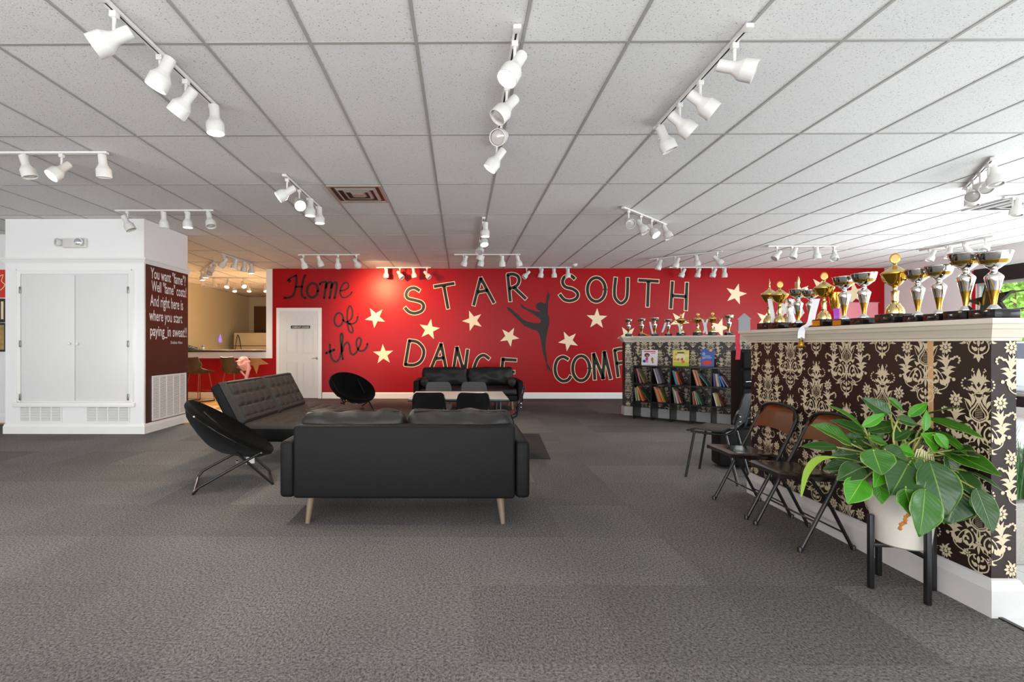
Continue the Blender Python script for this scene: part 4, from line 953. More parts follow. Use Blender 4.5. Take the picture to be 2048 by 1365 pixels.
def shell_chair(name, label, loc, rz, seatz=.42, W=.36, top=.745, mb=None, ms=None, group=None):
    """faces local +X"""
    mb = mb or M_blackpl; ms = ms or M_tube
    t = thing(name, label, 'chair', loc, rz, group)
    def seat(u, v):
        x = -.17+.37*u; y = (v-.5)*W*(1-.10*u); return (x, y, seatz+.018*abs(2*v-1)**2.5-.012*math.sin(PI*u)-(.035*max(0, u-.8)/.2 if u > .8 else 0)+(.03*max(0, .15-u)/.15))
    MB().slab(seat, 16, 14, .011).build('seat', mb, t)
    h0, h1 = seatz+.07, top
    def back(u, v):
        z = h0+(h1-h0)*v; ru = 1.0
        if v > .72: q = (v-.72)/.28; ru = 1-(.13*q**3)
        if v < .2: q = (.2-v)/.2; ru = 1-.10*q**2
        q_ = abs(2*u-1); k_ = .32; t_ = max(0, (q_-(1-k_))/k_); dr_ = .075*(1-math.sqrt(max(0, 1-t_*t_)))
        y = (u-.5)*W*(1-.06*v); zz = h0+(h1-dr_-h0)*v+(.03*(1-math.sqrt(max(0, 1-t_*t_))))*(1-v)
        return (-.185-.07*v-.03*(1-(2*u-1)**2)*(-1)*-1, y, zz)
    MB().slab(back, 28, 12, .011).build('backrest', mb, t)
    for sy in (-1, 1):
        y = sy*W*.42
        MB().tube(smooth_path([(.16, y, seatz-.03), (-.08, y, seatz-.03), (-.19, y, seatz+.0), (-.215, y, seatz+.10), (-.235, y, seatz+.17)], 4), .010, 10).build('side_rail', ms, t)
        MB().tube([(.13, y, seatz-.03), (.20, y*1.12, 0)], .0115, 10).build('leg', ms, t)
        MB().tube([(-.13, y, seatz-.03), (-.23, y*1.12, 0)], .0115, 10).build('leg', ms, t)
        for zz in (.10, .145): MB().lathe([(0, -.006), (.011, -.006), (.011, .006), (0, .006)], 10, Matrix.Translation((-.245, y, seatz+zz)) @ Matrix.Rotation(R(90), 4, 'Y')).build('bolt', M_chrome, t)
    MB().tube([(-.10, -W*.42, seatz-.032), (-.10, W*.42, seatz-.032)], .009, 8).build('cross_bar', ms, t)
    return t
M_greypl = mat('grey_black_plastic', '#3c3a39', rough=.35)
g = 'student chairs around the folding table'
shell_chair('student_chair', 'black plastic chair at the table with its back to the camera, on the left', (-.32, 5.13, 0), R(90), group=g)
shell_chair('student_chair', 'black plastic chair at the table with its back to the camera, on the right', (.13, 5.13, 0), R(90), group=g)
shell_chair('student_chair', 'grey plastic chair on the far side of the table, the left one of two', (-.29, 6.08, 0), R(-90), top=.735, mb=M_greypl, group=g)
shell_chair('student_chair', 'grey plastic chair on the far side of the table, the right one of two', (.175, 6.08, 0), R(-90), top=.735, mb=M_greypl, group=g)
shell_chair('student_chair', 'black plastic chair seen from the side at the right end of the table', (.46, 5.62, 0), R(172), group=g)
shell_chair('student_chair', 'larger black plastic chair turned sideways beside the far end of the patterned partition', (2.37, 4.50, 0), R(137), seatz=.455, W=.42, top=.80, ms=M_black)

# upright folded sofa bed standing behind the partition's far end
u = thing('folded_sofa_bed', 'black channel-stitched sofa bed standing upright behind the far end of the partition', 'sofa bed', (2.93, 4.93, 0), R(-6))
MB().rbox(-.13, -.12, .03, .34, .12, 1.18, .03, 3).build('back_section', M_leath, u)
for k in range(6):
    MB().rbox(-.12+.0, -.155, .06+k*.185, .33, -.10, .06+(k+1)*.185-.006, .02, 3).build('padded_channel', M_leath, u)
MB().rbox(-.36, -.20, .02, -.02, .02, .40, .03, 3).build('armrest', M_leath, u)
for zz in (.5, .86): MB().tube([(-.10, -.160, zz), (.3, -.158, zz+.03)], .004, 6).build('chrome_strip', M_chrome, u)

# ================================================================== FOLDING CHAIRS
M_fc = mat('brown_black_enamel', '#231815', rough=.22, coat=.4, metal=.2); M_fcb = mat('bronze_brown_enamel', '#64401f', rough=.26, metal=.55, coat=.4)
def folding(label, loc, rz):
    """faces local +X; feet: front at x=+.36, rear at x=-.03"""
    t = thing('folding_chair', label, 'folding chair', loc, rz, 'brown metal folding chairs along the patterned partition'); w_ = .215
    # main U: front feet up to the back top
    zt = .775
    pts = [(.31, w_, 0), (.085, w_, .43), (-.03, w_*.98, .66), (-.052, w_*.93, .725), (-.062, w_*.70, .765), (-.066, w_*.35, .780), (-.067, 0, .783)]
    pts = pts+[(x, -y, z) for x, y, z in reversed(pts[:-1])]
    MB().tube(smooth_path(pts, 5), .0115, 10).build('main_tube', M_black, t)
    rp = [(-.03, w_-.03, 0), (.10, w_-.03, .25), (.22, w_-.03, .42)]
    for sy in (-1, 1):
        MB().tube([(x, y*sy, z) for x, y, z in rp], .0105, 10).build('leg', M_black, t)
        MB().lathe([(.014, 0), (.014, .025), (.011, .03)], 12, Matrix.Translation((.308, sy*w_, -.001+.001))).build('foot_cap', M_black, t)
        MB().lathe([(.013, 0), (.013, .022), (.010, .027)], 12, Matrix.Translation((-.03, sy*(w_-.03), 0))).build('foot_cap', M_black, t)
    MB().tube([(.215, -w_, .175), (.215, w_, .175)], .006, 8).build('stretcher', M_black, t)
    MB().tube([(.02, -w_+.03, .10), (.02, w_-.03, .10)], .006, 8).build('stretcher', M_black, t)
    # seat pan with rolled rim
    def seat(u, v):
        x = .02+.37*u; q = 2*v-1; hw = .192*(1-.14*max(0, (u-.75)/.25)**2)
        e = min(1, min(u, 1-u)*12, min(v, 1-v)*12)
        return (x, q*hw, .425+.022*u+.012*e-.008*math.sin(PI*u)*math.sin(PI*v))
    MB().slab(seat, 20, 18, .028).build('seat', M_fc, t)
    def back(u, v):
        q = 2*u-1; s = v; z0 = .585+.028*(1-q*q); t_ = max(0, (abs(q)-.55)/.45); z1 = .775-.075*(1-math.sqrt(max(0, 1-t_*t_))); z = z0+(z1-z0)*s
        x = .012-.074*min(1, (z-.585)/.16)+.010*(1-abs(q))-.004
        return (x, q*w_*.965*(1-.14*max(0, s-.5)*2*0-.12*max(0, (s-.6)/.4)**2), z)
    MB().slab(back, 20, 12, .008).build('backrest', M_fcb, t)
    return t
folding('brown metal folding chair next to the larger black plastic chair', (2.313, 3.615, 0), R(180))
folding('brown metal folding chair half hidden by the potted plant', (2.313, 3.08, 0), R(180))

# ================================================================== BAR STOOLS
M_stool = mat('olive_brown_leather', '#4a3722', rough=.45, bump=.1, bscale=200); M_copper = mat('copper_tube', '#a55f45', rough=.35, metal=.6)
def stool(label, loc, rz):
    t = thing('bar_stool', label, 'bar stool', loc, rz, 'bar stools at the counter'); 
    def sh(u, v):
        q = 2*u-1; s = v
        if s < .5: a = s/.5; x = .22-.36*a; z = .64-.02*a-.02*math.sin(PI*a)
        else: a = (s-.5)/.5; x = -.14-.09*a; z = .62+.34*a**1.0
        hw = .215 if s < .5 else .215-.03*((s-.5)/.5)
        lift = (.03+.10*(1-abs(s-.55)/.55))*abs(q)**2.4 if .1 < s < .95 else .03*abs(q)**2.4
        return (x+.05*abs(q)**2*(1 if s > .5 else 0), q*hw, z+lift*(1 if s < .75 else .4))
    MB().slab(sh, 16, 26, .022).build('seat_shell', M_stool, t)
    for sy in (-1, 1):
        pts = [(.13, sy*.13, .62), (.20, sy*.22, .02), (.19, sy*.22, .009), (-.21, sy*.22, .009), (-.22, sy*.22, .02), (-.12, sy*.13, .62)]
        MB().tube(pts[:2], .009, 8).build('leg', M_copper, t); MB().tube(pts[4:], .009, 8).build('leg', M_copper, t); MB().tube(pts[1:5], .010, 8).build('sled_base', M_black, t)
    MB().tube([(.18, -.20, .22), (.18, .20, .22)], .008, 8).build('footrest', M_copper, t); MB().tube([(-.18, -.20, .22), (-.18, .20, .22)], .008, 8).build('footrest', M_copper, t)
    return t
stool('brown leather bar stool next to the brown painted panel', (-5.68, 10.45, 0), R(68))
stool('brown leather bar stool with a pink jacket over it', (-4.92, 10.45, 0), R(68))
t = thing('pink_jacket', 'crumpled pale pink jacket draped over the bar stool', 'jacket', (-4.74, 10.42, .62))
M_pink = mat('pink_fabric', '#e6a59c', rough=.8, bump=.4, bscale=30)
MB().rbox(-.10, -.08, .03, .15, .14, .31, .09, 4, None, (.03, .04, .02), .07, 10, 3).build('body', M_pink, t)
MB().tube(smooth_path([(.12, -.02, .20), (.17, -.06, .08), (.14, -.09, -.10), (.13, -.10, -.16)], 5), [.04]*5+[.038]*5+[.035]*5+[.03], 10).build('sleeve', M_pink, t)
MB().tube(smooth_path([(0, -.06, .05), (.08, -.10, -.03), (.12, -.10, -.06)], 4), .018, 8).build('strap', M_pink, t)
# things on the worktop and in the lounge
WT = wz(704.5)+.046
t = thing('cable_heap', 'tangle of black cables lying on the bar worktop', 'cables', (-6.30, 10.95, WT))
b = MB()
for k in range(5):
    b.tube(smooth_path([(.25-.06*k+.12*math.sin(3*k+j*2.1), -.06+.10*math.cos(2*k+j*1.7), .012+.022*k*(.5+.5*math.sin(j*1.3+k))) for j in range(7)], 5), .009, 6)
b.build('cable', M_black, t)
for k in range(3): MB().tube(smooth_path([(.0+.06*k, 0, .01), (.10+.05*k, -.03, .11-.02*k), (.25+.05*k, -.05, .05), (.33+.03*k, -.04, .01)], 5), .007, 6).build('cable_loop', M_black, t)
t = thing('drink_can', 'small white and blue drink can on the bar worktop', 'can', (-5.85, 10.93, WT))
MB().lathe([(0, 0), (.026, 0), (.032, .008), (.032, .10), (.026, .112), (0, .110)], 20).build('body', mat('can_white', '#c9c6cf', rough=.25, metal=.6), t)
MB().lathe([(.0325, .07), (.0325, .10)], 20).build('printed_band', mat('can_blue', '#2d3560', rough=.3), t)
t = thing('night_light', 'small plug-in night light glowing purple on the cream wall', 'night light', (-7.695, 15.3, 1.30), R(0))
MB().rbox(0, -.035, -.10, .03, .035, -.02, .008).build('plug', M_lightw, t)
MB().lathe([(0, -.02), (.035, 0), (.05, .06), (.035, .15), (.012, .25), (0, .27)], 16, Matrix.Translation((.05, 0, 0))).build('shade', mat('purple_glow', '#9a7ad8', emit=.7, ecol='#a88be6'), t)
lg = thing('lounge_counter', 'dark wooden counter on the far side of the pass-through', 'counter', (-6.2, 13.3, 0))
MB().rbox(-1.3, -.4, 1.05, 1.6, .4, 1.09, .006).build('worktop', MATS['dark_walnut'], lg); MB().box(-1.25, -.35, 0, 1.55, .35, 1.05).build('body', mat('counter_brown', '#5f3c1c', rough=.5), lg)
ch = thing('white_appliance', 'white boxy appliance with a dark cable beside the brown doorway', 'appliance', (-6.98, 16.1, 0))
MB().rbox(-.45, -.35, 0, .75, .35, 1.62, .03).build('cabinet', mat('appliance_cream', '#d9cdb4', rough=.35), ch)
MB().box(-.44, -.352, 1.18, .74, -.349, 1.20).build('door_gap', M_slot, ch)
MB().tube(smooth_path([(-.40, -.37, .9), (-.36, -.38, 1.3), (-.30, -.38, 1.55), (-.22, -.38, 1.3), (-.18, -.37, .9)], 5), .012, 8).build('cable', M_black, ch)
tag(MB().box(-7.5, 17.46, 0, -6.6, 17.5, 2.62).build('door_2', mat('brown_door', '#5e4012', rough=.5)), kind='structure')

# ================================================================== BOOKSHELF
SF0 = Vector((2.85, 8.009)); SD = .355; CW = .293; T = .018; SH = .88
shf = thing('bookshelf', 'low black open cube bookshelf standing against the far patterned partition', 'bookshelf', (SF0.x, SF0.y, 0), math.atan2(DD.y, DD.x))
NC = 5; Wd = NC*CW
M_shelf = mat('black_laminate', '#15110f', rough=.3)
for k in range(NC+1):
    x = k*CW-(T/2 if 0 < k < NC else (0 if k == 0 else T)); MB().box(x, .005, 0, x+T, SD, SH-T).build('upright', M_shelf, shf)
MB().rbox(-.004, 0, SH-T, Wd+.004, SD+.005, SH+.004, .003).build('top', M_shelf, shf)
for z in (.585, .29):
    for k in range(NC): MB().box(k*CW+T/2, .004, z-T/2, (k+1)*CW-T/2, SD, z+T/2).build('shelf', M_shelf, shf)
def book(x, y, z, w_, h, d, lean, col, label, group='books in the black cube bookshelf', cover=None):
    """bottom left front corner at x (shelf frame), leaning by angle (top towards -x)"""
    q = Vector((SF0.x, SF0.y, 0))+Vector((DD.x*x-DN.x*y, DD.y*x-DN.y*y, z))
    t = tag(link('book', None, None, q), label, 'book', group)
    t.rotation_euler = (0, -lean, math.atan2(DD.y, DD.x)); t.rotation_mode = 'XYZ'
    m = mat('cover_'+col.lstrip('#'), col, rough=.4); c = MB(); k = min(.0025, w_*.2)
    c.box(0, 0, 0, k, d, h); c.box(w_-k, 0, 0, w_, d, h); c.box(k, 0, 0, w_-k, .002, h)
    c.build('cover', m, t); MB().box(k, .002, .003, w_-k, d-.004, h-.003).build('pages', mat('page_paper', '#d8cdb6', rough=.8), t)
    return t
NAMES = {'#a83a55': 'crimson', '#c9c3c8': 'white', '#75727c': 'grey', '#3f8fb0': 'blue', '#d9633a': 'orange', '#c0453a': 'red', '#e0a04a': 'amber', '#5a3a86': 'purple', '#4b6fb4': 'cobalt', '#8d9a7c': 'sage',
         '#caa27e': 'tan', '#d8c36a': 'yellow', '#7c2f2a': 'maroon', '#3f6b4c': 'green', '#2a2622': 'black', '#d7cfc0': 'cream', '#d06a5c': 'coral', '#58a0a8': 'teal', '#9a8a5a': 'khaki', '#c98c9a': 'pink'}
CELLS = {  # (row, column): list of (colour, thickness, height, lean deg)
 (0, 0): [('#2a2622', .012, .23, 10), ('#a83a55', .016, .24, 15), ('#c98c9a', .012, .24, 15), ('#9a8a5a', .010, .22, 28)],
 (0, 1): [('#c9c3c8', .020, .25, 16), ('#75727c', .045, .25, 18)],
 (0, 2): [('#3f8fb0', .026, .225, 14), ('#58a0a8', .010, .22, 14), ('#d9633a', .022, .21, 16), ('#7c2f2a', .010, .19, 20)],
 (0, 3): [('#c0453a', .012, .25, 16), ('#caa27e', .018, .25, 16), ('#d06a5c', .014, .25, 17), ('#e0a04a', .014, .24, 17), ('#7c2f2a', .008, .22, 19), ('#58a0a8', .006, .24, 37)],
 (0, 4): [('#5a3a86', .020, .20, 5), ('#c9c3c8', .014, .19, 8), ('#d8c36a', .018, .19, 9), ('#4b6fb4', .020, .18, 12), ('#4b6fb4', .018, .17, 22), ('#c98c9a', .010, .18, 30)],
 (1, 0): [('#8d9a7c', .020, .215, 7), ('#d8c36a', .010, .22, 9), ('#caa27e', .012, .23, 10), ('#e0a04a', .014, .25, 20), ('#d9633a', .012, .24, 22), ('#3f6b4c', .008, .25, 36)],
 (1, 1): [('#7c2f2a', .014, .25, 16), ('#caa27e', .020, .25, 17), ('#e0a04a', .012, .22, 17), ('#d9633a', .016, .23, 19), ('#e0a04a', .014, .23, 20), ('#9a8a5a', .012, .21, 24)],
 (1, 2): [('#8d9a7c', .020, .25, 9), ('#caa27e', .012, .22, 12), ('#c9c3c8', .010, .2, 14), ('#d06a5c', .018, .20, 20), ('#2a2622', .010, .19, 24)],
 (1, 3): [('#9a8a5a', .010, .20, 5), ('#c0453a', .008, .19, 8), ('#d7cfc0', .012, .21, 12), ('#8d9a7c', .018, .21, 17), ('#3f6b4c', .016, .21, 22)],
 (1, 4): [('#d7cfc0', .014, .20, 14), ('#d8c36a', .012, .19, 15), ('#9a8a5a', .026, .19, 18), ('#7c2f2a', .010, .17, 24)]}
ORD = ['first', 'second', 'third', 'fourth', 'fifth', 'sixth', 'seventh']
for (r_, c), bl in CELLS.items():
    x = c*CW+T/2+.004; z = (.585, .29)[r_]+T/2+.0015; n = 0
    # leaning books: the base of each moves right enough that the tops touch the neighbour's face
    x += bl[0][2]*math.sin(R(bl[0][3]))
    for i, (cl, th, h, ln) in enumerate(bl):
        a = R(ln)
        if i: 
            pa = R(bl[i-1][3]); ph = bl[i-1][2]; x += bl[i-1][1]/math.cos(pa)
            if a > pa: x += min(h*.97, ph)*(math.sin(a)-math.tan(pa)*math.cos(a)) if a-pa > R(.5) else 0
            x += .001
        if x+th > (c+1)*CW-T/2-.002: break
        book(x, .035+.012*((i*7+c*3) % 4), z, th, h, .20, a, cl, '%s book, %s from the left in the %s cell of the %s shelf row' % (NAMES[cl], ORD[i], ('leftmost', 'second', 'middle', 'fourth', 'rightmost')[c], ('upper', 'lower')[r_]))
# picture books standing face-out on the shelf
def facebook(x, w_, h, m, label, art):
    q = Vector((SF0.x, SF0.y, 0))+Vector((DD.x*x-DN.x*.20, DD.y*x-DN.y*.20, SH+.006))
    t = tag(link('picture_book', None, None, q, (R(-8), 0, math.atan2(DD.y, DD.x))), label, 'book', 'picture books on top of the black bookshelf')
    MB().box(0, 0, 0, w_, .003, h).build('cover', m, t); MB().box(.003, .003, .002, w_-.002, .011, h-.003).build('pages', MATS['page_paper'], t); MB().box(0, .011, 0, w_, .014, h).build('back_cover', m, t)
    for (kind, u, v, a, b, col) in art:
        mm = mat('print_'+col.lstrip('#'), col, rough=.45); pb = MB()
        if kind == 'r': pb.box((u-a)*w_, -.0008, (v-b)*h, (u+a)*w_, -.0002, (v+b)*h)
        else: pb.add([((u+a*math.cos(2*PI*k/20))*w_, -.0008-.00001*k*0, v*h+b*h*math.sin(2*PI*k/20)) for k in range(20)], [tuple(range(20))])
        pb.build('printed_shape', mm, t)
facebook(.075, .255, .255, mat('cover_white', '#e4dfe2', rough=.35), 'white picture book with a pink title and a small child drawing', [('r', .5, .9, .38, .035, '#c53a6a'), ('r', .72, .78, .14, .02, '#b8507c'), ('e', .34, .66, .17, .14, '#4a2c22'), ('e', .34, .64, .10, .09, '#e2b48f'), ('e', .34, .42, .09, .12, '#c22f7c'), ('e', .18, .26, .10, .10, '#2f3f86'), ('e', .68, .38, .08, .14, '#b06a3c'), ('e', .72, .20, .05, .08, '#b06a3c'), ('r', .32, .24, .02, .07, '#b03050'), ('r', .40, .24, .02, .07, '#b03050')])
facebook(.57, .24, .255, mat('cover_yellow', '#dccb6a', rough=.35), 'yellow and green picture book with orange flowers', [('r', .5, .12, .5, .12, '#b8c22c'), ('r', .48, .84, .22, .04, '#3a3a3a'), ('e', .5, .55, .30, .22, '#eee0b0'), ('e', .20, .74, .07, .07, '#e08a30'), ('e', .34, .42, .09, .09, '#e2622c'), ('e', .58, .42, .09, .09, '#e2622c'), ('e', .66, .26, .10, .08, '#e06a28'), ('e', .12, .40, .06, .06, '#d88a2c'), ('e', .86, .66, .07, .10, '#e6d9a0')])
facebook(.985, .185, .275, mat('cover_blue', '#3c56a0', rough=.35), 'dark blue picture book with an orange round sticker', [('e', .72, .93, .13, .08, '#e29a34'), ('r', .5, .60, .22, .03, '#8fa6d8'), ('r', .55, .50, .28, .025, '#8fa6d8'), ('e', .2, .72, .12, .10, '#8aa0c6'), ('e', .2, .50, .12, .08, '#7f97bf'), ('e', .48, .22, .38, .13, '#cf3a34')])
facebook(1.40, .10, .26, mat('cover_pink', '#b05766', rough=.4), 'narrow pink picture book at the end of the shelf top', [('e', .5, .6, .3, .2, '#d99aa4'), ('r', .5, .25, .35, .08, '#7a3040')])

# ================================================================== TROPHIES
def base_block(mb, w_, h, M=None): mb.rbox(-w_/2, -w_/2, 0, w_/2, w_/2, h, .003, 1)
def plaque(t, w_, h, bw):
    MB().box(-bw/2-.002, -w_/2, h*.15, -bw/2-.0005, w_/2, h*.85).build('plaque', M_plaque, t)
def slim(t, k):
    for c in t.children:
        if c.name.split('.')[0] not in ('base', 'plaque'): c.scale = (k, k, 1)
def bowl_cup(label, loc, H, group, rim=.27, small=False, wide=1.0, ribbon_=False, plq=False, rz=0, gold_low=True):
    """silver cup: block, faceted foot, tapering funnel with a gold lower half, wide dish"""
    t = thing('trophy_cup', label, 'trophy', loc, rz, group); bh = .14*H; bw = .30*H*wide
    MB().rbox(-bw/2, -bw/2, 0, bw/2, bw/2, bh, .003, 1).build('base', M_marble, t)
    if plq: plaque(t, bw*.7, bh, bw)
    sc = 20
    MB().lathe([(.115*H, bh), (.115*H, bh+.012*H), (.05*H, .215*H)], 8, None, False, R(22)).build('foot', M_silver, t)
    MB().lathe([(.042*H, .21*H), (.046*H, .25*H), (.062*H, .34*H), (.088*H, .43*H)], sc).build('lower_stem', M_gold if gold_low else M_silver, t)
    MB().lathe([(.0885*H, .43*H), (.125*H, .56*H), (.145*H, .62*H), (.14*H, .64*H), (.075*H, .695*H), (.05*H, .71*H), (.055*H, .725*H), (.052*H, .74*H)], sc).build('funnel', M_silver, t)
    r_ = rim*H
    MB().lathe([(.052*H, .74*H), (.10*H, .77*H), (.19*H, .83*H), (.245*H*rim/.27, .90*H), (r_, .985*H), (r_*1.02, H), (r_*.96, .99*H), (r_*.8, .92*H), (0, .84*H)], 28).build('bowl', M_silver, t)
    MB().tube([(r_*1.0*math.cos(2*PI*k/36), r_*1.0*math.sin(2*PI*k/36), .985*H+.004*H*(k % 2)) for k in range(36)], .008*H, 6, True).build('rim_band', M_silver, t)
    MB().lathe([(.197*H, .832*H), (.232*H, .875*H), (.238*H, .872*H), (.203*H, .828*H)], 28).build('gold_band', M_gold, t)
    for a in (200, 250): 
        p0 = Vector((.145*H*math.cos(R(a)), .145*H*math.sin(R(a)), .62*H)); p1 = Vector((.09*H*math.cos(R(a+25)), .09*H*math.sin(R(a+25)), .43*H)); MB().tube([p0*1.0, (p0+p1)/2*1.03, p1], .005*H, 6).build('swoosh', M_gold, t)
    if group.startswith('trophies'): slim(t, .74)
    return t
def lid_cup(label, loc, H, group, medal=True, handles=True, ribbon_=False, plq=False, rz=0):
    """gold cup: block, stepped bell, waisted stem, handled bowl with a lid and a medallion"""
    t = thing('trophy_cup', label, 'trophy', loc, rz, group); bh = .13*H; bw = .30*H
    MB().rbox(-bw/2, -bw/2, 0, bw/2, bw/2, bh, .003, 1).build('base', M_marble, t)
    if plq: plaque(t, bw*.7, bh, bw)
    MB().lathe([(.13*H, bh), (.135*H, bh+.02*H), (.125*H, .20*H), (.11*H, .225*H), (.085*H, .245*H), (.08*H, .27*H), (.045*H, .285*H)], 24).build('bell', M_goldp, t)
    MB().lathe([(.035*H, .28*H), (.05*H, .31*H), (.047*H, .34*H), (.055*H, .42*H), (.062*H, .44*H), (.035*H, .455*H), (.03*H, .48*H), (.04*H, .50*H)], 20).build('stem', M_goldp, t)
    MB().lathe([(.04*H, .50*H), (.09*H, .535*H), (.14*H, .59*H), (.175*H, .645*H), (.20*H, .67*H), (.20*H, .685*H), (0, .68*H)], 28).build('bowl', M_gold, t)
    n = 20; rr = []
    MB().lathe([(.20*H, .683*H), (.185*H, .70*H), (.13*H, .725*H), (.07*H, .765*H), (.03*H, .785*H), (.022*H, .80*H), (.03*H, .81*H), (0, .82*H)], 28).build('lid', M_goldp, t)
    if medal:
        Mx = Matrix.Translation((0, 0, .885*H)) @ Matrix.Rotation(R(-38)-rz, 4, 'Z') @ Matrix.Rotation(R(90), 4, 'X')
        MB().lathe([(0, -.012*H), (.058*H, -.012*H), (.068*H, -.008*H), (.072*H, 0), (.068*H, .008*H), (.058*H, .012*H), (0, .012*H)], 24, Mx).build('medallion', M_gold, t)
        MB().lathe([(0, .0125*H), (.05*H, .0125*H), (.05*H, .014*H), (0, .0145*H)], 20, Mx).build('medallion_face', mat('copper_disc', '#d7915f', rough=.35, metal=.7), t)
    else:
        MB().lathe([(.012*H, .82*H), (.02*H, .845*H), (.012*H, .87*H), (.012*H, .90*H), (.02*H, .915*H), (.006*H, .95*H), (0, 1.0*H)], 12).build('finial', M_goldp, t)
    if handles:
        for s in (-1, 1):
            pts = smooth_path([(0, s*.19*H, .66*H), (0, s*.245*H, .69*H), (0, s*.275*H, .655*H), (0, s*.245*H, .60*H), (0, s*.20*H, .575*H), (0, s*.15*H, .585*H), (0, s*.13*H, .565*H)], 4)
            MB().tube(pts, .011*H, 8).build('handle', M_gold, t)
    if group.startswith('trophies'): slim(t, .76)
    return t
M_rib = mat('white_satin_ribbon', '#dcdade', rough=.35)
def ribbon_of(label, loc, pts, wd, m=M_rib, group=None, cat='ribbon'):
    t = thing('ribbon', label, cat, loc, 0, group)
    P = smooth_path(pts, 5)
    def fn(u, v):
        p = P[min(int(round(v*(len(P)-1))), len(P)-1)]; return (p.x+(u-.5)*wd*.7, p.y-(u-.5)*wd*.7, p.z)
    MB().slab(fn, 2, len(P)-1, .0012).build('band', m, t); return t
TX = 2.445; TZ = ZC0+.101
def ty(px, X=TX): return FPX*X/(px-VX)
gN = 'trophies along the top of the near partition'
lid_cup('gold lidded cup with needle finial, first at the far end of the near partition', (TX, ty(1537), TZ), .41, gN, medal=False, handles=False)
lid_cup('gold lidded cup with pale round medallion, beside the one with a needle finial', (TX-.01, ty(1560), TZ), .385, gN, handles=False)
t3 = bowl_cup('small silver dish cup with an upright figure on top', (TX, ty(1594), TZ), .285, gN)
MB().tube([(0, 0, .25), (0, 0, .30), (.003, .004, .335), (0, -.003, .36), (0, 0, .378)], [.012, .008, .012, .007, .002], 10).build('figurine', M_goldp, t3)
MB().rbox(-.006, .005, .25, .004, .03, .34, .003).build('figurine_wing', M_silver, t3)
bowl_cup('small silver dish cup behind the white ribbon with the gold bell', (TX+.01, ty(1616), TZ), .265, gN)
lid_cup('gold handled cup with a dark copper medallion, beside the hanging white ribbon', (TX-.01, ty(1648), TZ), .385, gN, plq=True)
bowl_cup('silver dish cup above the second orange plaque', (TX, ty(1685), TZ), .315, gN, plq=True)
bowl_cup('silver dish cup just left of the tallest gold trophy', (TX, ty(1724), TZ), .315, gN)
lid_cup('tallest gold handled cup with a round copper medallion', (TX, ty(1785), TZ), .415, gN)
bowl_cup('small gold and silver dish cup just right of the tallest gold trophy', (TX, ty(1830), TZ), .285, gN, rim=.25)
bowl_cup('silver dish cup, third from the near end of the near partition', (TX, ty(1872), TZ), .285, gN)
bowl_cup('large silver dish cup, second from the near end of the near partition', (TX, ty(1925), TZ), .325, gN, wide=1.15)
bowl_cup('large silver dish cup on a stepped black base at the near end', (TX, ty(1980), TZ), .305, gN, wide=1.25)
# angel figurine, small gold cup, pennant trophies in the back row
t = thing('angel_figurine', 'white angel figurine with spread wings behind the gold lidded cups', 'figurine', (TX+.055, ty(1578, TX+.055), TZ), R(60))
MB().lathe([(0, 0), (.05, 0), (.045, .03), (.028, .10), (.02, .15), (.024, .17), (.010, .19), (.02, .205), (.018, .225), (0, .235)], 16).build('figure', M_silver, t)
for s in (-1, 1): MB().slab(lambda u, v: (.012+.01*math.sin(3*v), s*(.015+.075*u*(1-.5*v)), .10+.11*v+.02*math.sin(8*u)), 8, 8, .004).build('wing', mat('pearl_white', '#eceaf0', rough=.25), t)
t = thing('small_gold_cup', 'small shiny gold goblet behind the gold handled cup', 'trophy', (TX+.055, ty(1667, TX+.055), TZ), 0, gN)
MB().lathe([(0, 0), (.032, 0), (.03, .02), (.008, .04), (.007, .09), (.015, .11), (.028, .15), (.036, .20), (.037, .23), (.033, .23), (0, .14)], 20).build('bowl', M_gold, t)
MB().rbox(-.035, -.035, 0, .035, .035, .03, .003).build('base', M_marble, t)
t = thing('dark_star_trophy', 'low dark star-shaped trophy behind the two large silver cups', 'trophy', (TX+.045, 2.285, TZ), 0, gN)
sp = MB(); pts2 = [((.085 if k % 2 == 0 else .036)*math.cos(R(80)+k*PI/5), (.085 if k % 2 == 0 else .036)*math.sin(R(80)+k*PI/5)) for k in range(10)]
sp.prism(pts2, lambda a, b: (-.008, a*1.2, .085+b), lambda a, b: (.008, a*1.2, .085+b)); sp.build('star', M_marble, t); MB().rbox(-.03, -.06, 0, .03, .06, .03, .003).build('base', M_marble, t)
# ribbons
t = ribbon_of('white satin ribbon with a gold bell hanging over the partition cornice', (TX-.055, ty(1617, 2.36), TZ), [(0, -.02, .19), (-.01, 0, .10), (-.02, .01, .03), (-.058, .015, .0), (-.072, .02, -.03), (-.073, .022, -.075)], .040)
b = MB(); Mx = Matrix.Translation((-.074, .022, -.135)); b.lathe([(0, 0), (.026, -.004), (.030, .004), (.020, .012), (.018, .03), (.010, .045), (0, .05)], 16, Mx); b.build('bell', M_gold, t); MB().tube([Mx @ Vector((0, .016*math.cos(a), .05+.016*math.sin(a))) for a in [2*PI*k/12 for k in range(12)]], .003, 6, True).build('ring', M_gold, t)
ribbon_of('white ribbon hanging from the gold cup with the pale round medallion', (TX-.03, ty(1550), TZ), [(0, .03, .24), (0, .01, .16), (.0, -.01, .08), (-.005, -.02, .0)], .03, group='ribbons on the near partition')
ribbon_of('purple and white ribbon between the gold goblet and the handled cup', (TX+.02, ty(1663, TX), TZ), [(0, .0, .12), (.01, .01, .06), (0, 0, .0)], .03, mat('violet_ribbon', '#b04ac8', rough=.4), group='ribbons on the near partition')
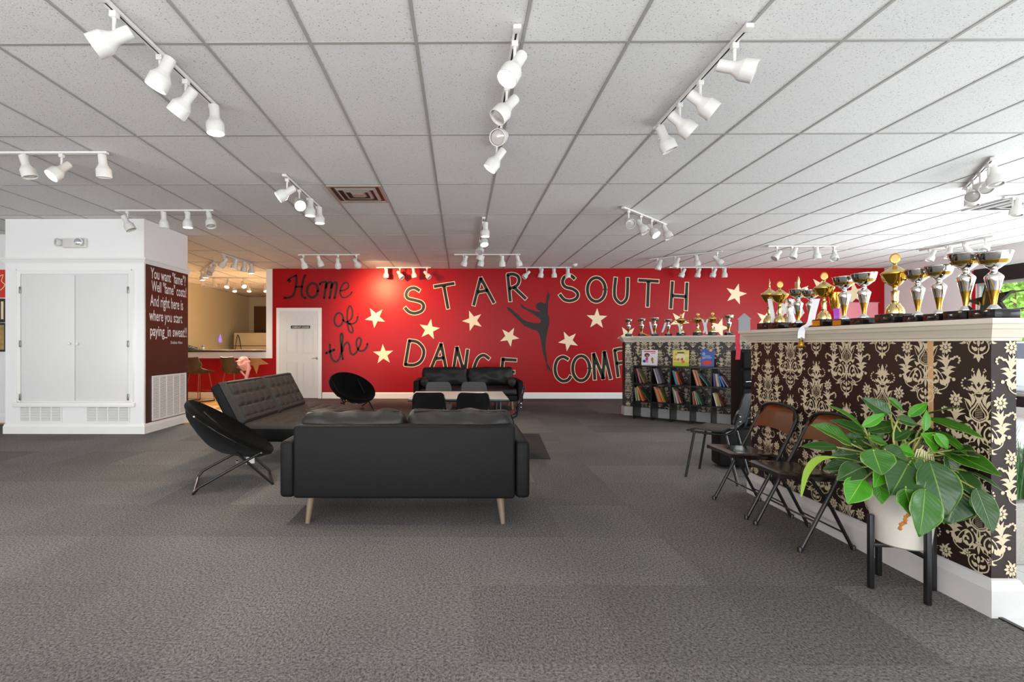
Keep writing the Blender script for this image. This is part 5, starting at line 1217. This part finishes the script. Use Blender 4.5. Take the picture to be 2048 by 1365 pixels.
ribbon_of('crimson ribbon hanging at the far end of the near partition', (PX-.06, PY1+.082, 1.30), [(0, .0, .04), (-.01, -.005, -.04), (.0, 0, -.12), (0, .01, -.20)], .035, mat('crimson_ribbon', '#c01f3c', rough=.5), group='ribbons on the near partition')
# pins along the cornice
for yy in (2.49, 2.40, 2.30): pass
# far partition row
def dpt(px, off=.03):
    k = (px-VX)/FPX; P = D0-DN*off; t_ = (k*P.y-P.x)/(DD.x-k*DD.y); q = P+DD*t_; return q
gF = 'small trophies on the far patterned partition'; TF = ZF+.10
names = ['small silver cup at the left end of the far partition', 'small silver cup with a yellow ribbon at its foot', 'small silver cup with white ribbon, just right of the yellow-ribboned one', 'shortest silver cup, beside the gold lidded cups of the far partition']
for px, H, lb in zip((1257, 1283, 1309, 1336), (.30, .305, .31, .275), names):
    q = dpt(px); bowl_cup(lb, (q.x, q.y, TF), H, gF, rim=.23)
for px, H, lb in zip((1361.5, 1394.5, 1423.5), (.38, .385, .39), ('gold lidded cup, first of three in front of a painted star', 'gold lidded cup in the middle of three, with a pale ribbon', 'gold lidded cup, last of three, taller than its neighbours')):
    q = dpt(px); lid_cup(lb, (q.x, q.y, TF), H, gF, rz=R(50))
q = dpt(1456); bowl_cup('small silver cup between the gold lidded cups and the clear house plaque', (q.x, q.y, TF), .31, gF, rim=.23)
q = dpt(1487); t = thing('house_award', 'grey glass house-shaped award at the right end of the far partition', 'award', (q.x, q.y, TF), math.atan2(DD.y, DD.x))
hp = [(-.075, .012), (.075, .012), (.075, .24), (.095, .24), (0, .335), (-.095, .24), (-.075, .24)]
MB().prism(hp, lambda a, b: (a, -.012, b), lambda a, b: (a, .012, b)).build('plate', mat('frosted_glass_plate', '#8f9498', rough=.3, metal=.1), t); MB().rbox(-.08, -.04, 0, .08, .04, .012, .002).build('base', M_silver, t)
def rib_far(px, lab, m, pts, wd=.03):
    q = dpt(px, -.02); t = thing('ribbon', lab, 'ribbon', (q.x, q.y, TF), math.atan2(DD.y, DD.x), 'ribbons on the far partition'); P = smooth_path(pts, 4)
    MB().slab(lambda u, v: tuple(P[min(int(round(v*(len(P)-1))), len(P)-1)]+Vector(((u-.5)*wd, 0, 0))), 2, len(P)-1, .0012).build('band', m, t)
rib_far(1283, 'yellow ribbon lying at the foot of the second silver cup', mat('yellow_ribbon', '#e0a21c', rough=.5), [(-.02, 0, .07), (.03, -.01, .05), (.10, -.012, .02), (.17, -.015, .006)], .035)
rib_far(1300, 'thin white ribbon left of the third silver cup', M_rib, [(0, 0, .24), (.02, -.008, .15), (.05, -.01, .03)])
rib_far(1327, 'thin white ribbon left of the shortest silver cup', M_rib, [(.03, 0, .22), (.01, -.008, .14), (-.02, -.01, .06)])
rib_far(1358, 'thin white ribbon under the first gold lidded cup', M_rib, [(0, 0, .20), (.01, -.008, .12), (.02, -.01, .03)])
rib_far(1405, 'pale ribbon hanging beside the middle gold lidded cup', M_rib, [(-.01, 0, .26), (.02, -.008, .18), (.03, -.008, .10), (.01, -.01, .04)])
rib_far(1412, 'pale ribbon left of the last gold lidded cup', M_rib, [(.02, 0, .26), (-.01, -.008, .16), (.01, -.01, .02)])

# ================================================================== POTTED PLANT ON A STAND
CP = Vector((2.21, 2.434))
st = thing('plant_stand', 'black square-legged plant stand in front of the patterned partition', 'plant stand', (CP.x, CP.y, 0), R(-4))
for a in range(4):
    c, s = math.cos(a*PI/2), math.sin(a*PI/2); r_ = .146
    MB().rbox(r_*c-.011, r_*s-.011, 0, r_*c+.011, r_*s+.011, .372, .002, 1).build('leg', M_black, st)
for a in range(2): MB().rbox(-.145, -.010, .21, .145, .010, .228, .002, 1, Matrix.Rotation(a*PI/2, 4, 'Z')).build('cross_bar', M_black, st)
pl = thing('potted_plant', 'large-leaved green plant in a white tapered pot on the black stand', 'potted plant', (CP.x, CP.y, .229), 0)
MB().lathe([(0, 0), (.095, 0), (.108, .01), (.118, .10), (.132, .17), (.158, .29), (.162, .295), (.155, .298), (.148, .27), (0, .265)], 40).build('pot', mat('white_ceramic', '#c8c1b5', rough=.4, var=.05, vscale=8), pl)
MB().lathe([(.147, .262), (.1, .272), (0, .276)], 20).build('soil', mat('potting_soil', '#2a1f17', rough=1, bump=1, bscale=60), pl)
ML = [leaf_mat('leaf_dark', '#1b4109', '#2f6220', '#7f9c3a'), leaf_mat('leaf_mid', '#2b5a0e', '#4a7e2c', '#8fb044'), leaf_mat('leaf_bright', '#3a7f14', '#5da52e', '#a3c850'), leaf_mat('leaf_greyed', '#2b4a1c', '#4d6a44', '#8fa878')]
for m in ML[:3]: pass
def zoom5(u, v, Y):
    px = 1560+u/2.73; py = 740+v/2.73; Y = min(Y, 2.345*FPX/(px-VX)); return Vector(((px-VX)*Y/FPX, Y, CAMH+(VY-py)*Y/FPX))
S5 = 2.73*FPX/2.4
def plant_leaf(b, t, wd, mi, yb, yt, roll=0, droop=.06, cup=.12):
    B = zoom5(b[0], b[1], yb)-Vector((CP.x, CP.y, .229)); Tp = zoom5(t[0], t[1], yt)-Vector((CP.x, CP.y, .229)); ax = Tp-B; L = ax.length; ax.normalize()
    face = Vector((-.15, -1, .75)).normalized(); sd = ax.cross(face).normalized(); n = sd.cross(ax).normalized()
    q = Matrix.Rotation(R(roll), 3, ax); sd = q @ sd; n = q @ n; W = wd/S5*.56
    if n.dot(face) < 0: n = -n
    nu, nv = 10, 14; vs = []; uv = []; fs = []
    for j in range(nv+1):
        v = j/nv; hw = W*(math.sin(PI*v**.82))**.92*(1.04-.12*v) if 0 < j < nv else W*.02
        c = B+ax*L*v+n*(4*v*(1-v))*droop*L-Vector((0, 0, 1))*0
        for i in range(nu+1):
            u = i/nu; s = 2*u-1
            vs.append(c+sd*s*hw+n*(abs(s)*hw*cup*2.2-cup*hw+.05*hw*math.sin(v*17+s*2)*abs(s))); uv.append((u, v))
    for j in range(nv):
        for i in range(nu): a = j*(nu+1)+i; fs.append((a, a+1, a+nu+2, a+nu+1))
    me = bpy.data.meshes.new('leaf'); me.from_pydata([tuple(v) for v in vs], [], fs); ul = me.uv_layers.new(name='UVMap')
    for lp in me.loops: ul.data[lp.index].uv = uv[lp.vertex_index]
    me.polygons.foreach_set('use_smooth', [True]*len(fs)); me.materials.append(ML[mi]); me.update()
    o = link('leaf', me, pl); so = o.modifiers.new('thickness', 'SOLIDIFY'); so.thickness = .0012
    return B, ax
LV = [((590, 245), (435, 150), 78, 0, 2.42, 2.46), ((455, 335), (248, 190), 42, 1, 2.40, 2.36), ((470, 350), (265, 272), 78, 0, 2.47, 2.52), ((435, 310), (562, 235), 46, 2, 2.38, 2.38), ((385, 405), (160, 298), 96, 1, 2.35, 2.30),
 ((310, 420), (105, 415), 52, 0, 2.42, 2.44), ((465, 335), (650, 295), 66, 0, 2.46, 2.50), ((620, 262), (740, 300), 58, 3, 2.36, 2.34), ((685, 255), (790, 178), 48, 2, 2.42, 2.42), ((770, 250), (978, 205), 54, 0, 2.47, 2.5), ((795, 258), (1092, 372), 84, 1, 2.38, 2.32),
 ((775, 335), (785, 215), 34, 2, 2.35, 2.36), ((745, 345), (690, 410), 62, 0, 2.45, 2.46), ((850, 425), (755, 345), 92, 2, 2.36, 2.33), ((830, 340), (900, 432), 50, 2, 2.33, 2.31), ((880, 428), (1188, 578), 104, 1, 2.36, 2.30), ((835, 328), (1012, 470), 42, 1, 2.40, 2.38),
 ((495, 425), (545, 572), 138, 1, 2.28, 2.22), ((445, 525), (300, 600), 100, 3, 2.36, 2.34), ((445, 590), (358, 728), 112, 2, 2.32, 2.28), ((548, 425), (685, 500), 96, 0, 2.33, 2.30), ((690, 505), (590, 680), 165, 0, 2.28, 2.22), ((705, 470), (742, 562), 84, 1, 2.33, 2.31),
 ((668, 640), (709, 797), 140, 1, 2.21, 2.17), ((778, 640), (743, 906), 142, 1, 2.19, 2.14), ((560, 520), (500, 640), 70, 2, 2.30, 2.27), ((600, 380), (700, 330), 60, 0, 2.42, 2.40), ((905, 520), (985, 640), 90, 1, 2.33, 2.30), ((800, 488), (885, 805), 158, 0, 2.24, 2.17), ((890, 450), (940, 620), 54, 3, 2.32, 2.30), ((950, 545), (1072, 702), 92, 3, 2.34, 2.32), ((965, 625), (895, 835), 165, 0, 2.32, 2.27),
 ((1050, 635), (1142, 885), 96, 3, 2.33, 2.30), ((1028, 690), (1045, 760), 40, 2, 2.34, 2.33), ((520, 600), (545, 728), 84, 2, 2.33, 2.30), ((700, 590), (772, 612), 62, 2, 2.31, 2.30), ((630, 425), (722, 462), 76, 2, 2.36, 2.34), ((465, 365), (580, 408), 54, 1, 2.37, 2.35),
 ((838, 755), (880, 838), 54, 1, 2.30, 2.28), ((985, 540), (1192, 655), 44, 3, 2.37, 2.36), ((385, 385), (470, 420), 50, 0, 2.42, 2.40), ((520, 560), (580, 660), 50, 1, 2.31, 2.29), ((575, 145), (660, 225), 34, 1, 2.44, 2.42), ((860, 380), (760, 300), 40, 0, 2.46, 2.46), ((600, 420), (520, 480), 60, 0, 2.40, 2.36), ((840, 560), (720, 540), 90, 0, 2.36, 2.34)]
rnd = random.Random(11)
for k in range(22):
    a = rnd.uniform(0, 2*PI); rr = rnd.uniform(90, 200); cx_, cy_ = 660+rr*1.5*math.cos(a), 470+rr*.8*math.sin(a); l = rnd.uniform(110, 170)
    LV.append(((cx_, cy_), (cx_+l*math.cos(a)*1.1, cy_+l*math.sin(a)*.7+25), rnd.uniform(60, 90), rnd.choice((0, 0, 1, 3)), 2.45, 2.50))
root = Vector((0, 0, .28))
stems = []
for k, (b, t, wd, mi, yb, yt) in enumerate(LV):
    B, ax = plant_leaf(b, t, wd, mi, yb, yt, roll=((k*37) % 40)-20, droop=.03+.05*((k*13) % 5)/4)
    rt = root+Vector((.05*math.cos(k*2.4), .05*math.sin(k*2.4), 0)); mid = (rt*.45+B*.55)+Vector((0, 0, .04))-ax*.03
    MB().tube(smooth_path([rt, mid, B+ax*.01], 4), .0038, 6).build('leaf_stem', mat('stem_pale_green', '#9a9a58', rough=.5), pl)
# the long arching yellowed leaf at the left
P = smooth_path([zoom5(430, 500, 2.38), zoom5(330, 478, 2.36), zoom5(210, 482, 2.34), zoom5(140, 555, 2.33), zoom5(108, 690, 2.32)], 5); P = [p-Vector((CP.x, CP.y, .229)) for p in P]
def arch(u, v):
    i = min(int(round(v*(len(P)-1))), len(P)-1); wdt = .004 if v < .35 else .004+.030*math.sin(PI*min(1, (v-.35)/.65*.92+.06)); return P[i]+Vector((-.45, -.2, .35)).normalized()*(u-.5)*2*wdt*.8
MB().slab(arch, 6, len(P)-1, .0014).build('leaf', mat('leaf_yellowing', '#7d9a2e', rough=.4), pl)
# flower stalks and a withered bit
for k in range(9):
    a = zoom5(735+10*k, 430+8*(k % 3), 2.38)-Vector((CP.x, CP.y, .229)); MB().tube([a+Vector((-.02+.004*k, 0, -.06)), a, a+Vector((.02*math.cos(k), -.01, .03*math.sin(k*1.3)))], [.003, .0035, .002], 6).build('flower_stalk', mat('pale_spathe', '#d3cf9c', rough=.5), pl)
P = [zoom5(u_, v_, 2.17)-Vector((CP.x, CP.y, .229)) for u_, v_ in ((690, 785), (672, 800), (668, 830), (650, 835), (640, 870))]
MB().tube(smooth_path(P, 5), [.003+.006*abs(math.sin(k*1.1)) for k in range(21)], 6).build('withered_leaf', mat('withered_orange', '#a8672a', rough=.9, var=.3, vscale=90), pl)
# grass planter beyond the partition
gp = thing('grass_planter', 'speckled grey square planter with tall grass beyond the partition', 'planter', (3.28, 2.92, 0))
MB().rbox(-.21, -.22, 0, .21, .22, .345, .012).build('planter_box', mat('speckled_stone', '#a9a49b', rough=.7, var=.3, vscale=180), gp)
gb = MB(); rnd = random.Random(4)
for k in range(420):
    x, y = rnd.uniform(-.19, .19), rnd.uniform(-.19, .19); a = rnd.uniform(0, 2*PI); h = rnd.uniform(.22, .45); l = rnd.uniform(.01, .12); w_ = .003
    p = [Vector((x, y, .33)), Vector((x+l*.3*math.cos(a), y+l*.3*math.sin(a), .33+h*.6)), Vector((x+l*math.cos(a), y+l*math.sin(a), .33+h))]; s = Vector((-math.sin(a), math.cos(a), 0))*w_
    gb.add([p[0]-s, p[0]+s, p[1]+s*.8, p[1]-s*.8, p[2]], [(0, 1, 2, 3), (3, 2, 4)])
tag(gb.build('grass_blades', mat('grass_green', '#3f6b34', rough=.6), gp, fixn=False), kind='stuff')

# ================================================================== OUTSIDE
tag(MB().box(9.8, -30, -.35, 60, 60, -.15).build('ground_outside', mat('asphalt', '#8d8f92', rough=.9)), kind='structure')
tag(MB().box(10.0, -30, -.15, 12.2, 40, -.10).build('pavement_outside', mat('pale_concrete', '#c4c2bd', rough=.9)), kind='structure')
tag(MB().grid(lambda u, v: (33+16*u, -5+60*v, -.2+9*u+1.2*noise.noise(Vector((u*4, v*8, 0)))), 24, 50).build('hill_outside', mat('hillside_green', '#5b8a3c', rough=.9, var=.4, vscale=1.2), fixn=False), kind='structure')
MF = [mat('foliage_bright', '#86b84a', rough=.7, var=.3, vscale=2), mat('foliage_fresh', '#9cc860', rough=.7, var=.3, vscale=2)]
def tree(x, y, h, r_, sd, label):
    t = thing('broadleaf_tree', label, 'tree', (x, y, -.2), 0, 'trees outside the side windows'); rnd = random.Random(sd)
    MB().tube([(0, 0, 0), (.05, .1, h*.3), (0, .05, h*.55)], [.16, .12, .07], 8).build('trunk', mat('bark', '#5b4a3a', rough=.9), t)
    b = MB()
    for k in range(1700):
        d = Vector((rnd.gauss(0, 1), rnd.gauss(0, 1), rnd.gauss(0, 1))).normalized()*rnd.uniform(.55, 1)
        p = Vector((d.x*r_, d.y*r_, h*.55+d.z*h*.42)); p += Vector((noise.noise(p*.9), noise.noise(p*.9+Vector((5, 0, 0))), 0))*.5
        a = Vector((rnd.gauss(0, 1), rnd.gauss(0, 1), rnd.gauss(0, 1))).normalized(); c = a.cross(Vector((rnd.gauss(0, 1), rnd.gauss(0, 1), rnd.gauss(0, 1)))).normalized(); s = rnd.uniform(.08, .18)
        b.add([p-a*s, p+c*s*.6, p+a*s, p-c*s*.6], [(0, 1, 2, 3)])
    tag(b.build('crown', MF[sd % 2], t, fixn=False), kind='stuff')
for k, (x, y, h, r_, lb) in enumerate(((18.9, 16.6, 6.0, 1.8, 'nearest bright green tree outside the side window'), (22.0, 19.8, 7.0, 2.1, 'bright green tree seen between the two largest silver cups'), (25.2, 23.2, 7.6, 2.2, 'tall tree outside, behind the near end trophy'), (27.5, 18.5, 8.8, 2.4, 'tall bright tree higher up the bank outside'), (29, 27, 8.6, 2.5, 'green tree farthest away outside the window'))): tree(x, y, h, r_, k, lb)
for k in range(3): tag(MB().tube([(14.0+k*.3, 2, 3.5-k*.42), (14.0+k*.3, 13, 3.0-k*.42), (14.0+k*.3, 30, 3.7-k*.42)], .02, 6).build('utility_wire', M_slot), ('topmost', 'middle', 'lowest')[k]+' utility wire crossing the view through the side window', 'wire', 'utility wires outside')
# parked car
car = thing('parked_car', 'pale grey parked car outside the side window', 'car', (15.6, 13.3, -.15), R(90))
M_car = mat('car_silver', '#c3c8cf', rough=.3, metal=.4, coat=.5); M_cglass = mat('car_glass', '#2b3640', rough=.08, coat=.6)
prof = [(-2.2, .35), (-2.25, .62), (-2.1, .82), (-1.75, .92), (-1.2, 1.02), (1.0, .98), (1.6, .90), (2.15, .78), (2.25, .58), (2.2, .35), (1.75, .30), (-1.75, .30)]
MB().prism(prof, lambda a, b: (a, -.88, b), lambda a, b: (a, .88, b)).build('body', M_car, car)
cab = MB(); cab.add([(-1.7, -.82, .93), (1.05, -.82, .96), (.45, -.66, 1.42), (-1.15, -.66, 1.42), (-1.7, .82, .93), (1.05, .82, .96), (.45, .66, 1.42), (-1.15, .66, 1.42)], [(0, 1, 2, 3), (7, 6, 5, 4), (0, 4, 5, 1), (1, 5, 6, 2), (2, 6, 7, 3), (3, 7, 4, 0)]); cab.build('cabin_glass', M_cglass, car)
MB().rbox(-1.18, -.67, 1.40, .48, .67, 1.46, .03).build('roof', M_car, car)
for x in (-1.4, 1.4):
    for y in (-1, 1):
        wh = MB().lathe([(0, -.1), (.26, -.1), (.33, -.08), (.33, .08), (.26, .1), (0, .1)], 24, Matrix.Translation((x, y*.82, .33)) @ Matrix.Rotation(R(90), 4, 'X')).build('wheel', mat('tyre_rubber', '#1b1b1b', rough=.8), car)
        MB().lathe([(0, -.105), (.18, -.104), (.19, .104), (0, .105)], 16, Matrix.Translation((x, y*.82, .33)) @ Matrix.Rotation(R(90), 4, 'X')).build('hubcap', M_chrome, wh)
for y in (-.6, .6): MB().rbox(2.17, y-.2, .62, 2.25, y+.2, .76, .02).build('headlight', mat('headlight_glass', '#e6e9ec', rough=.1), car)
for k in range(5): MB().rbox(2.2, -.38, .40+k*.045, 2.262, .38, .42+k*.045, .004).build('grille_bar', M_chrome, car)
print('SCENE BUILT', len(bpy.data.objects))
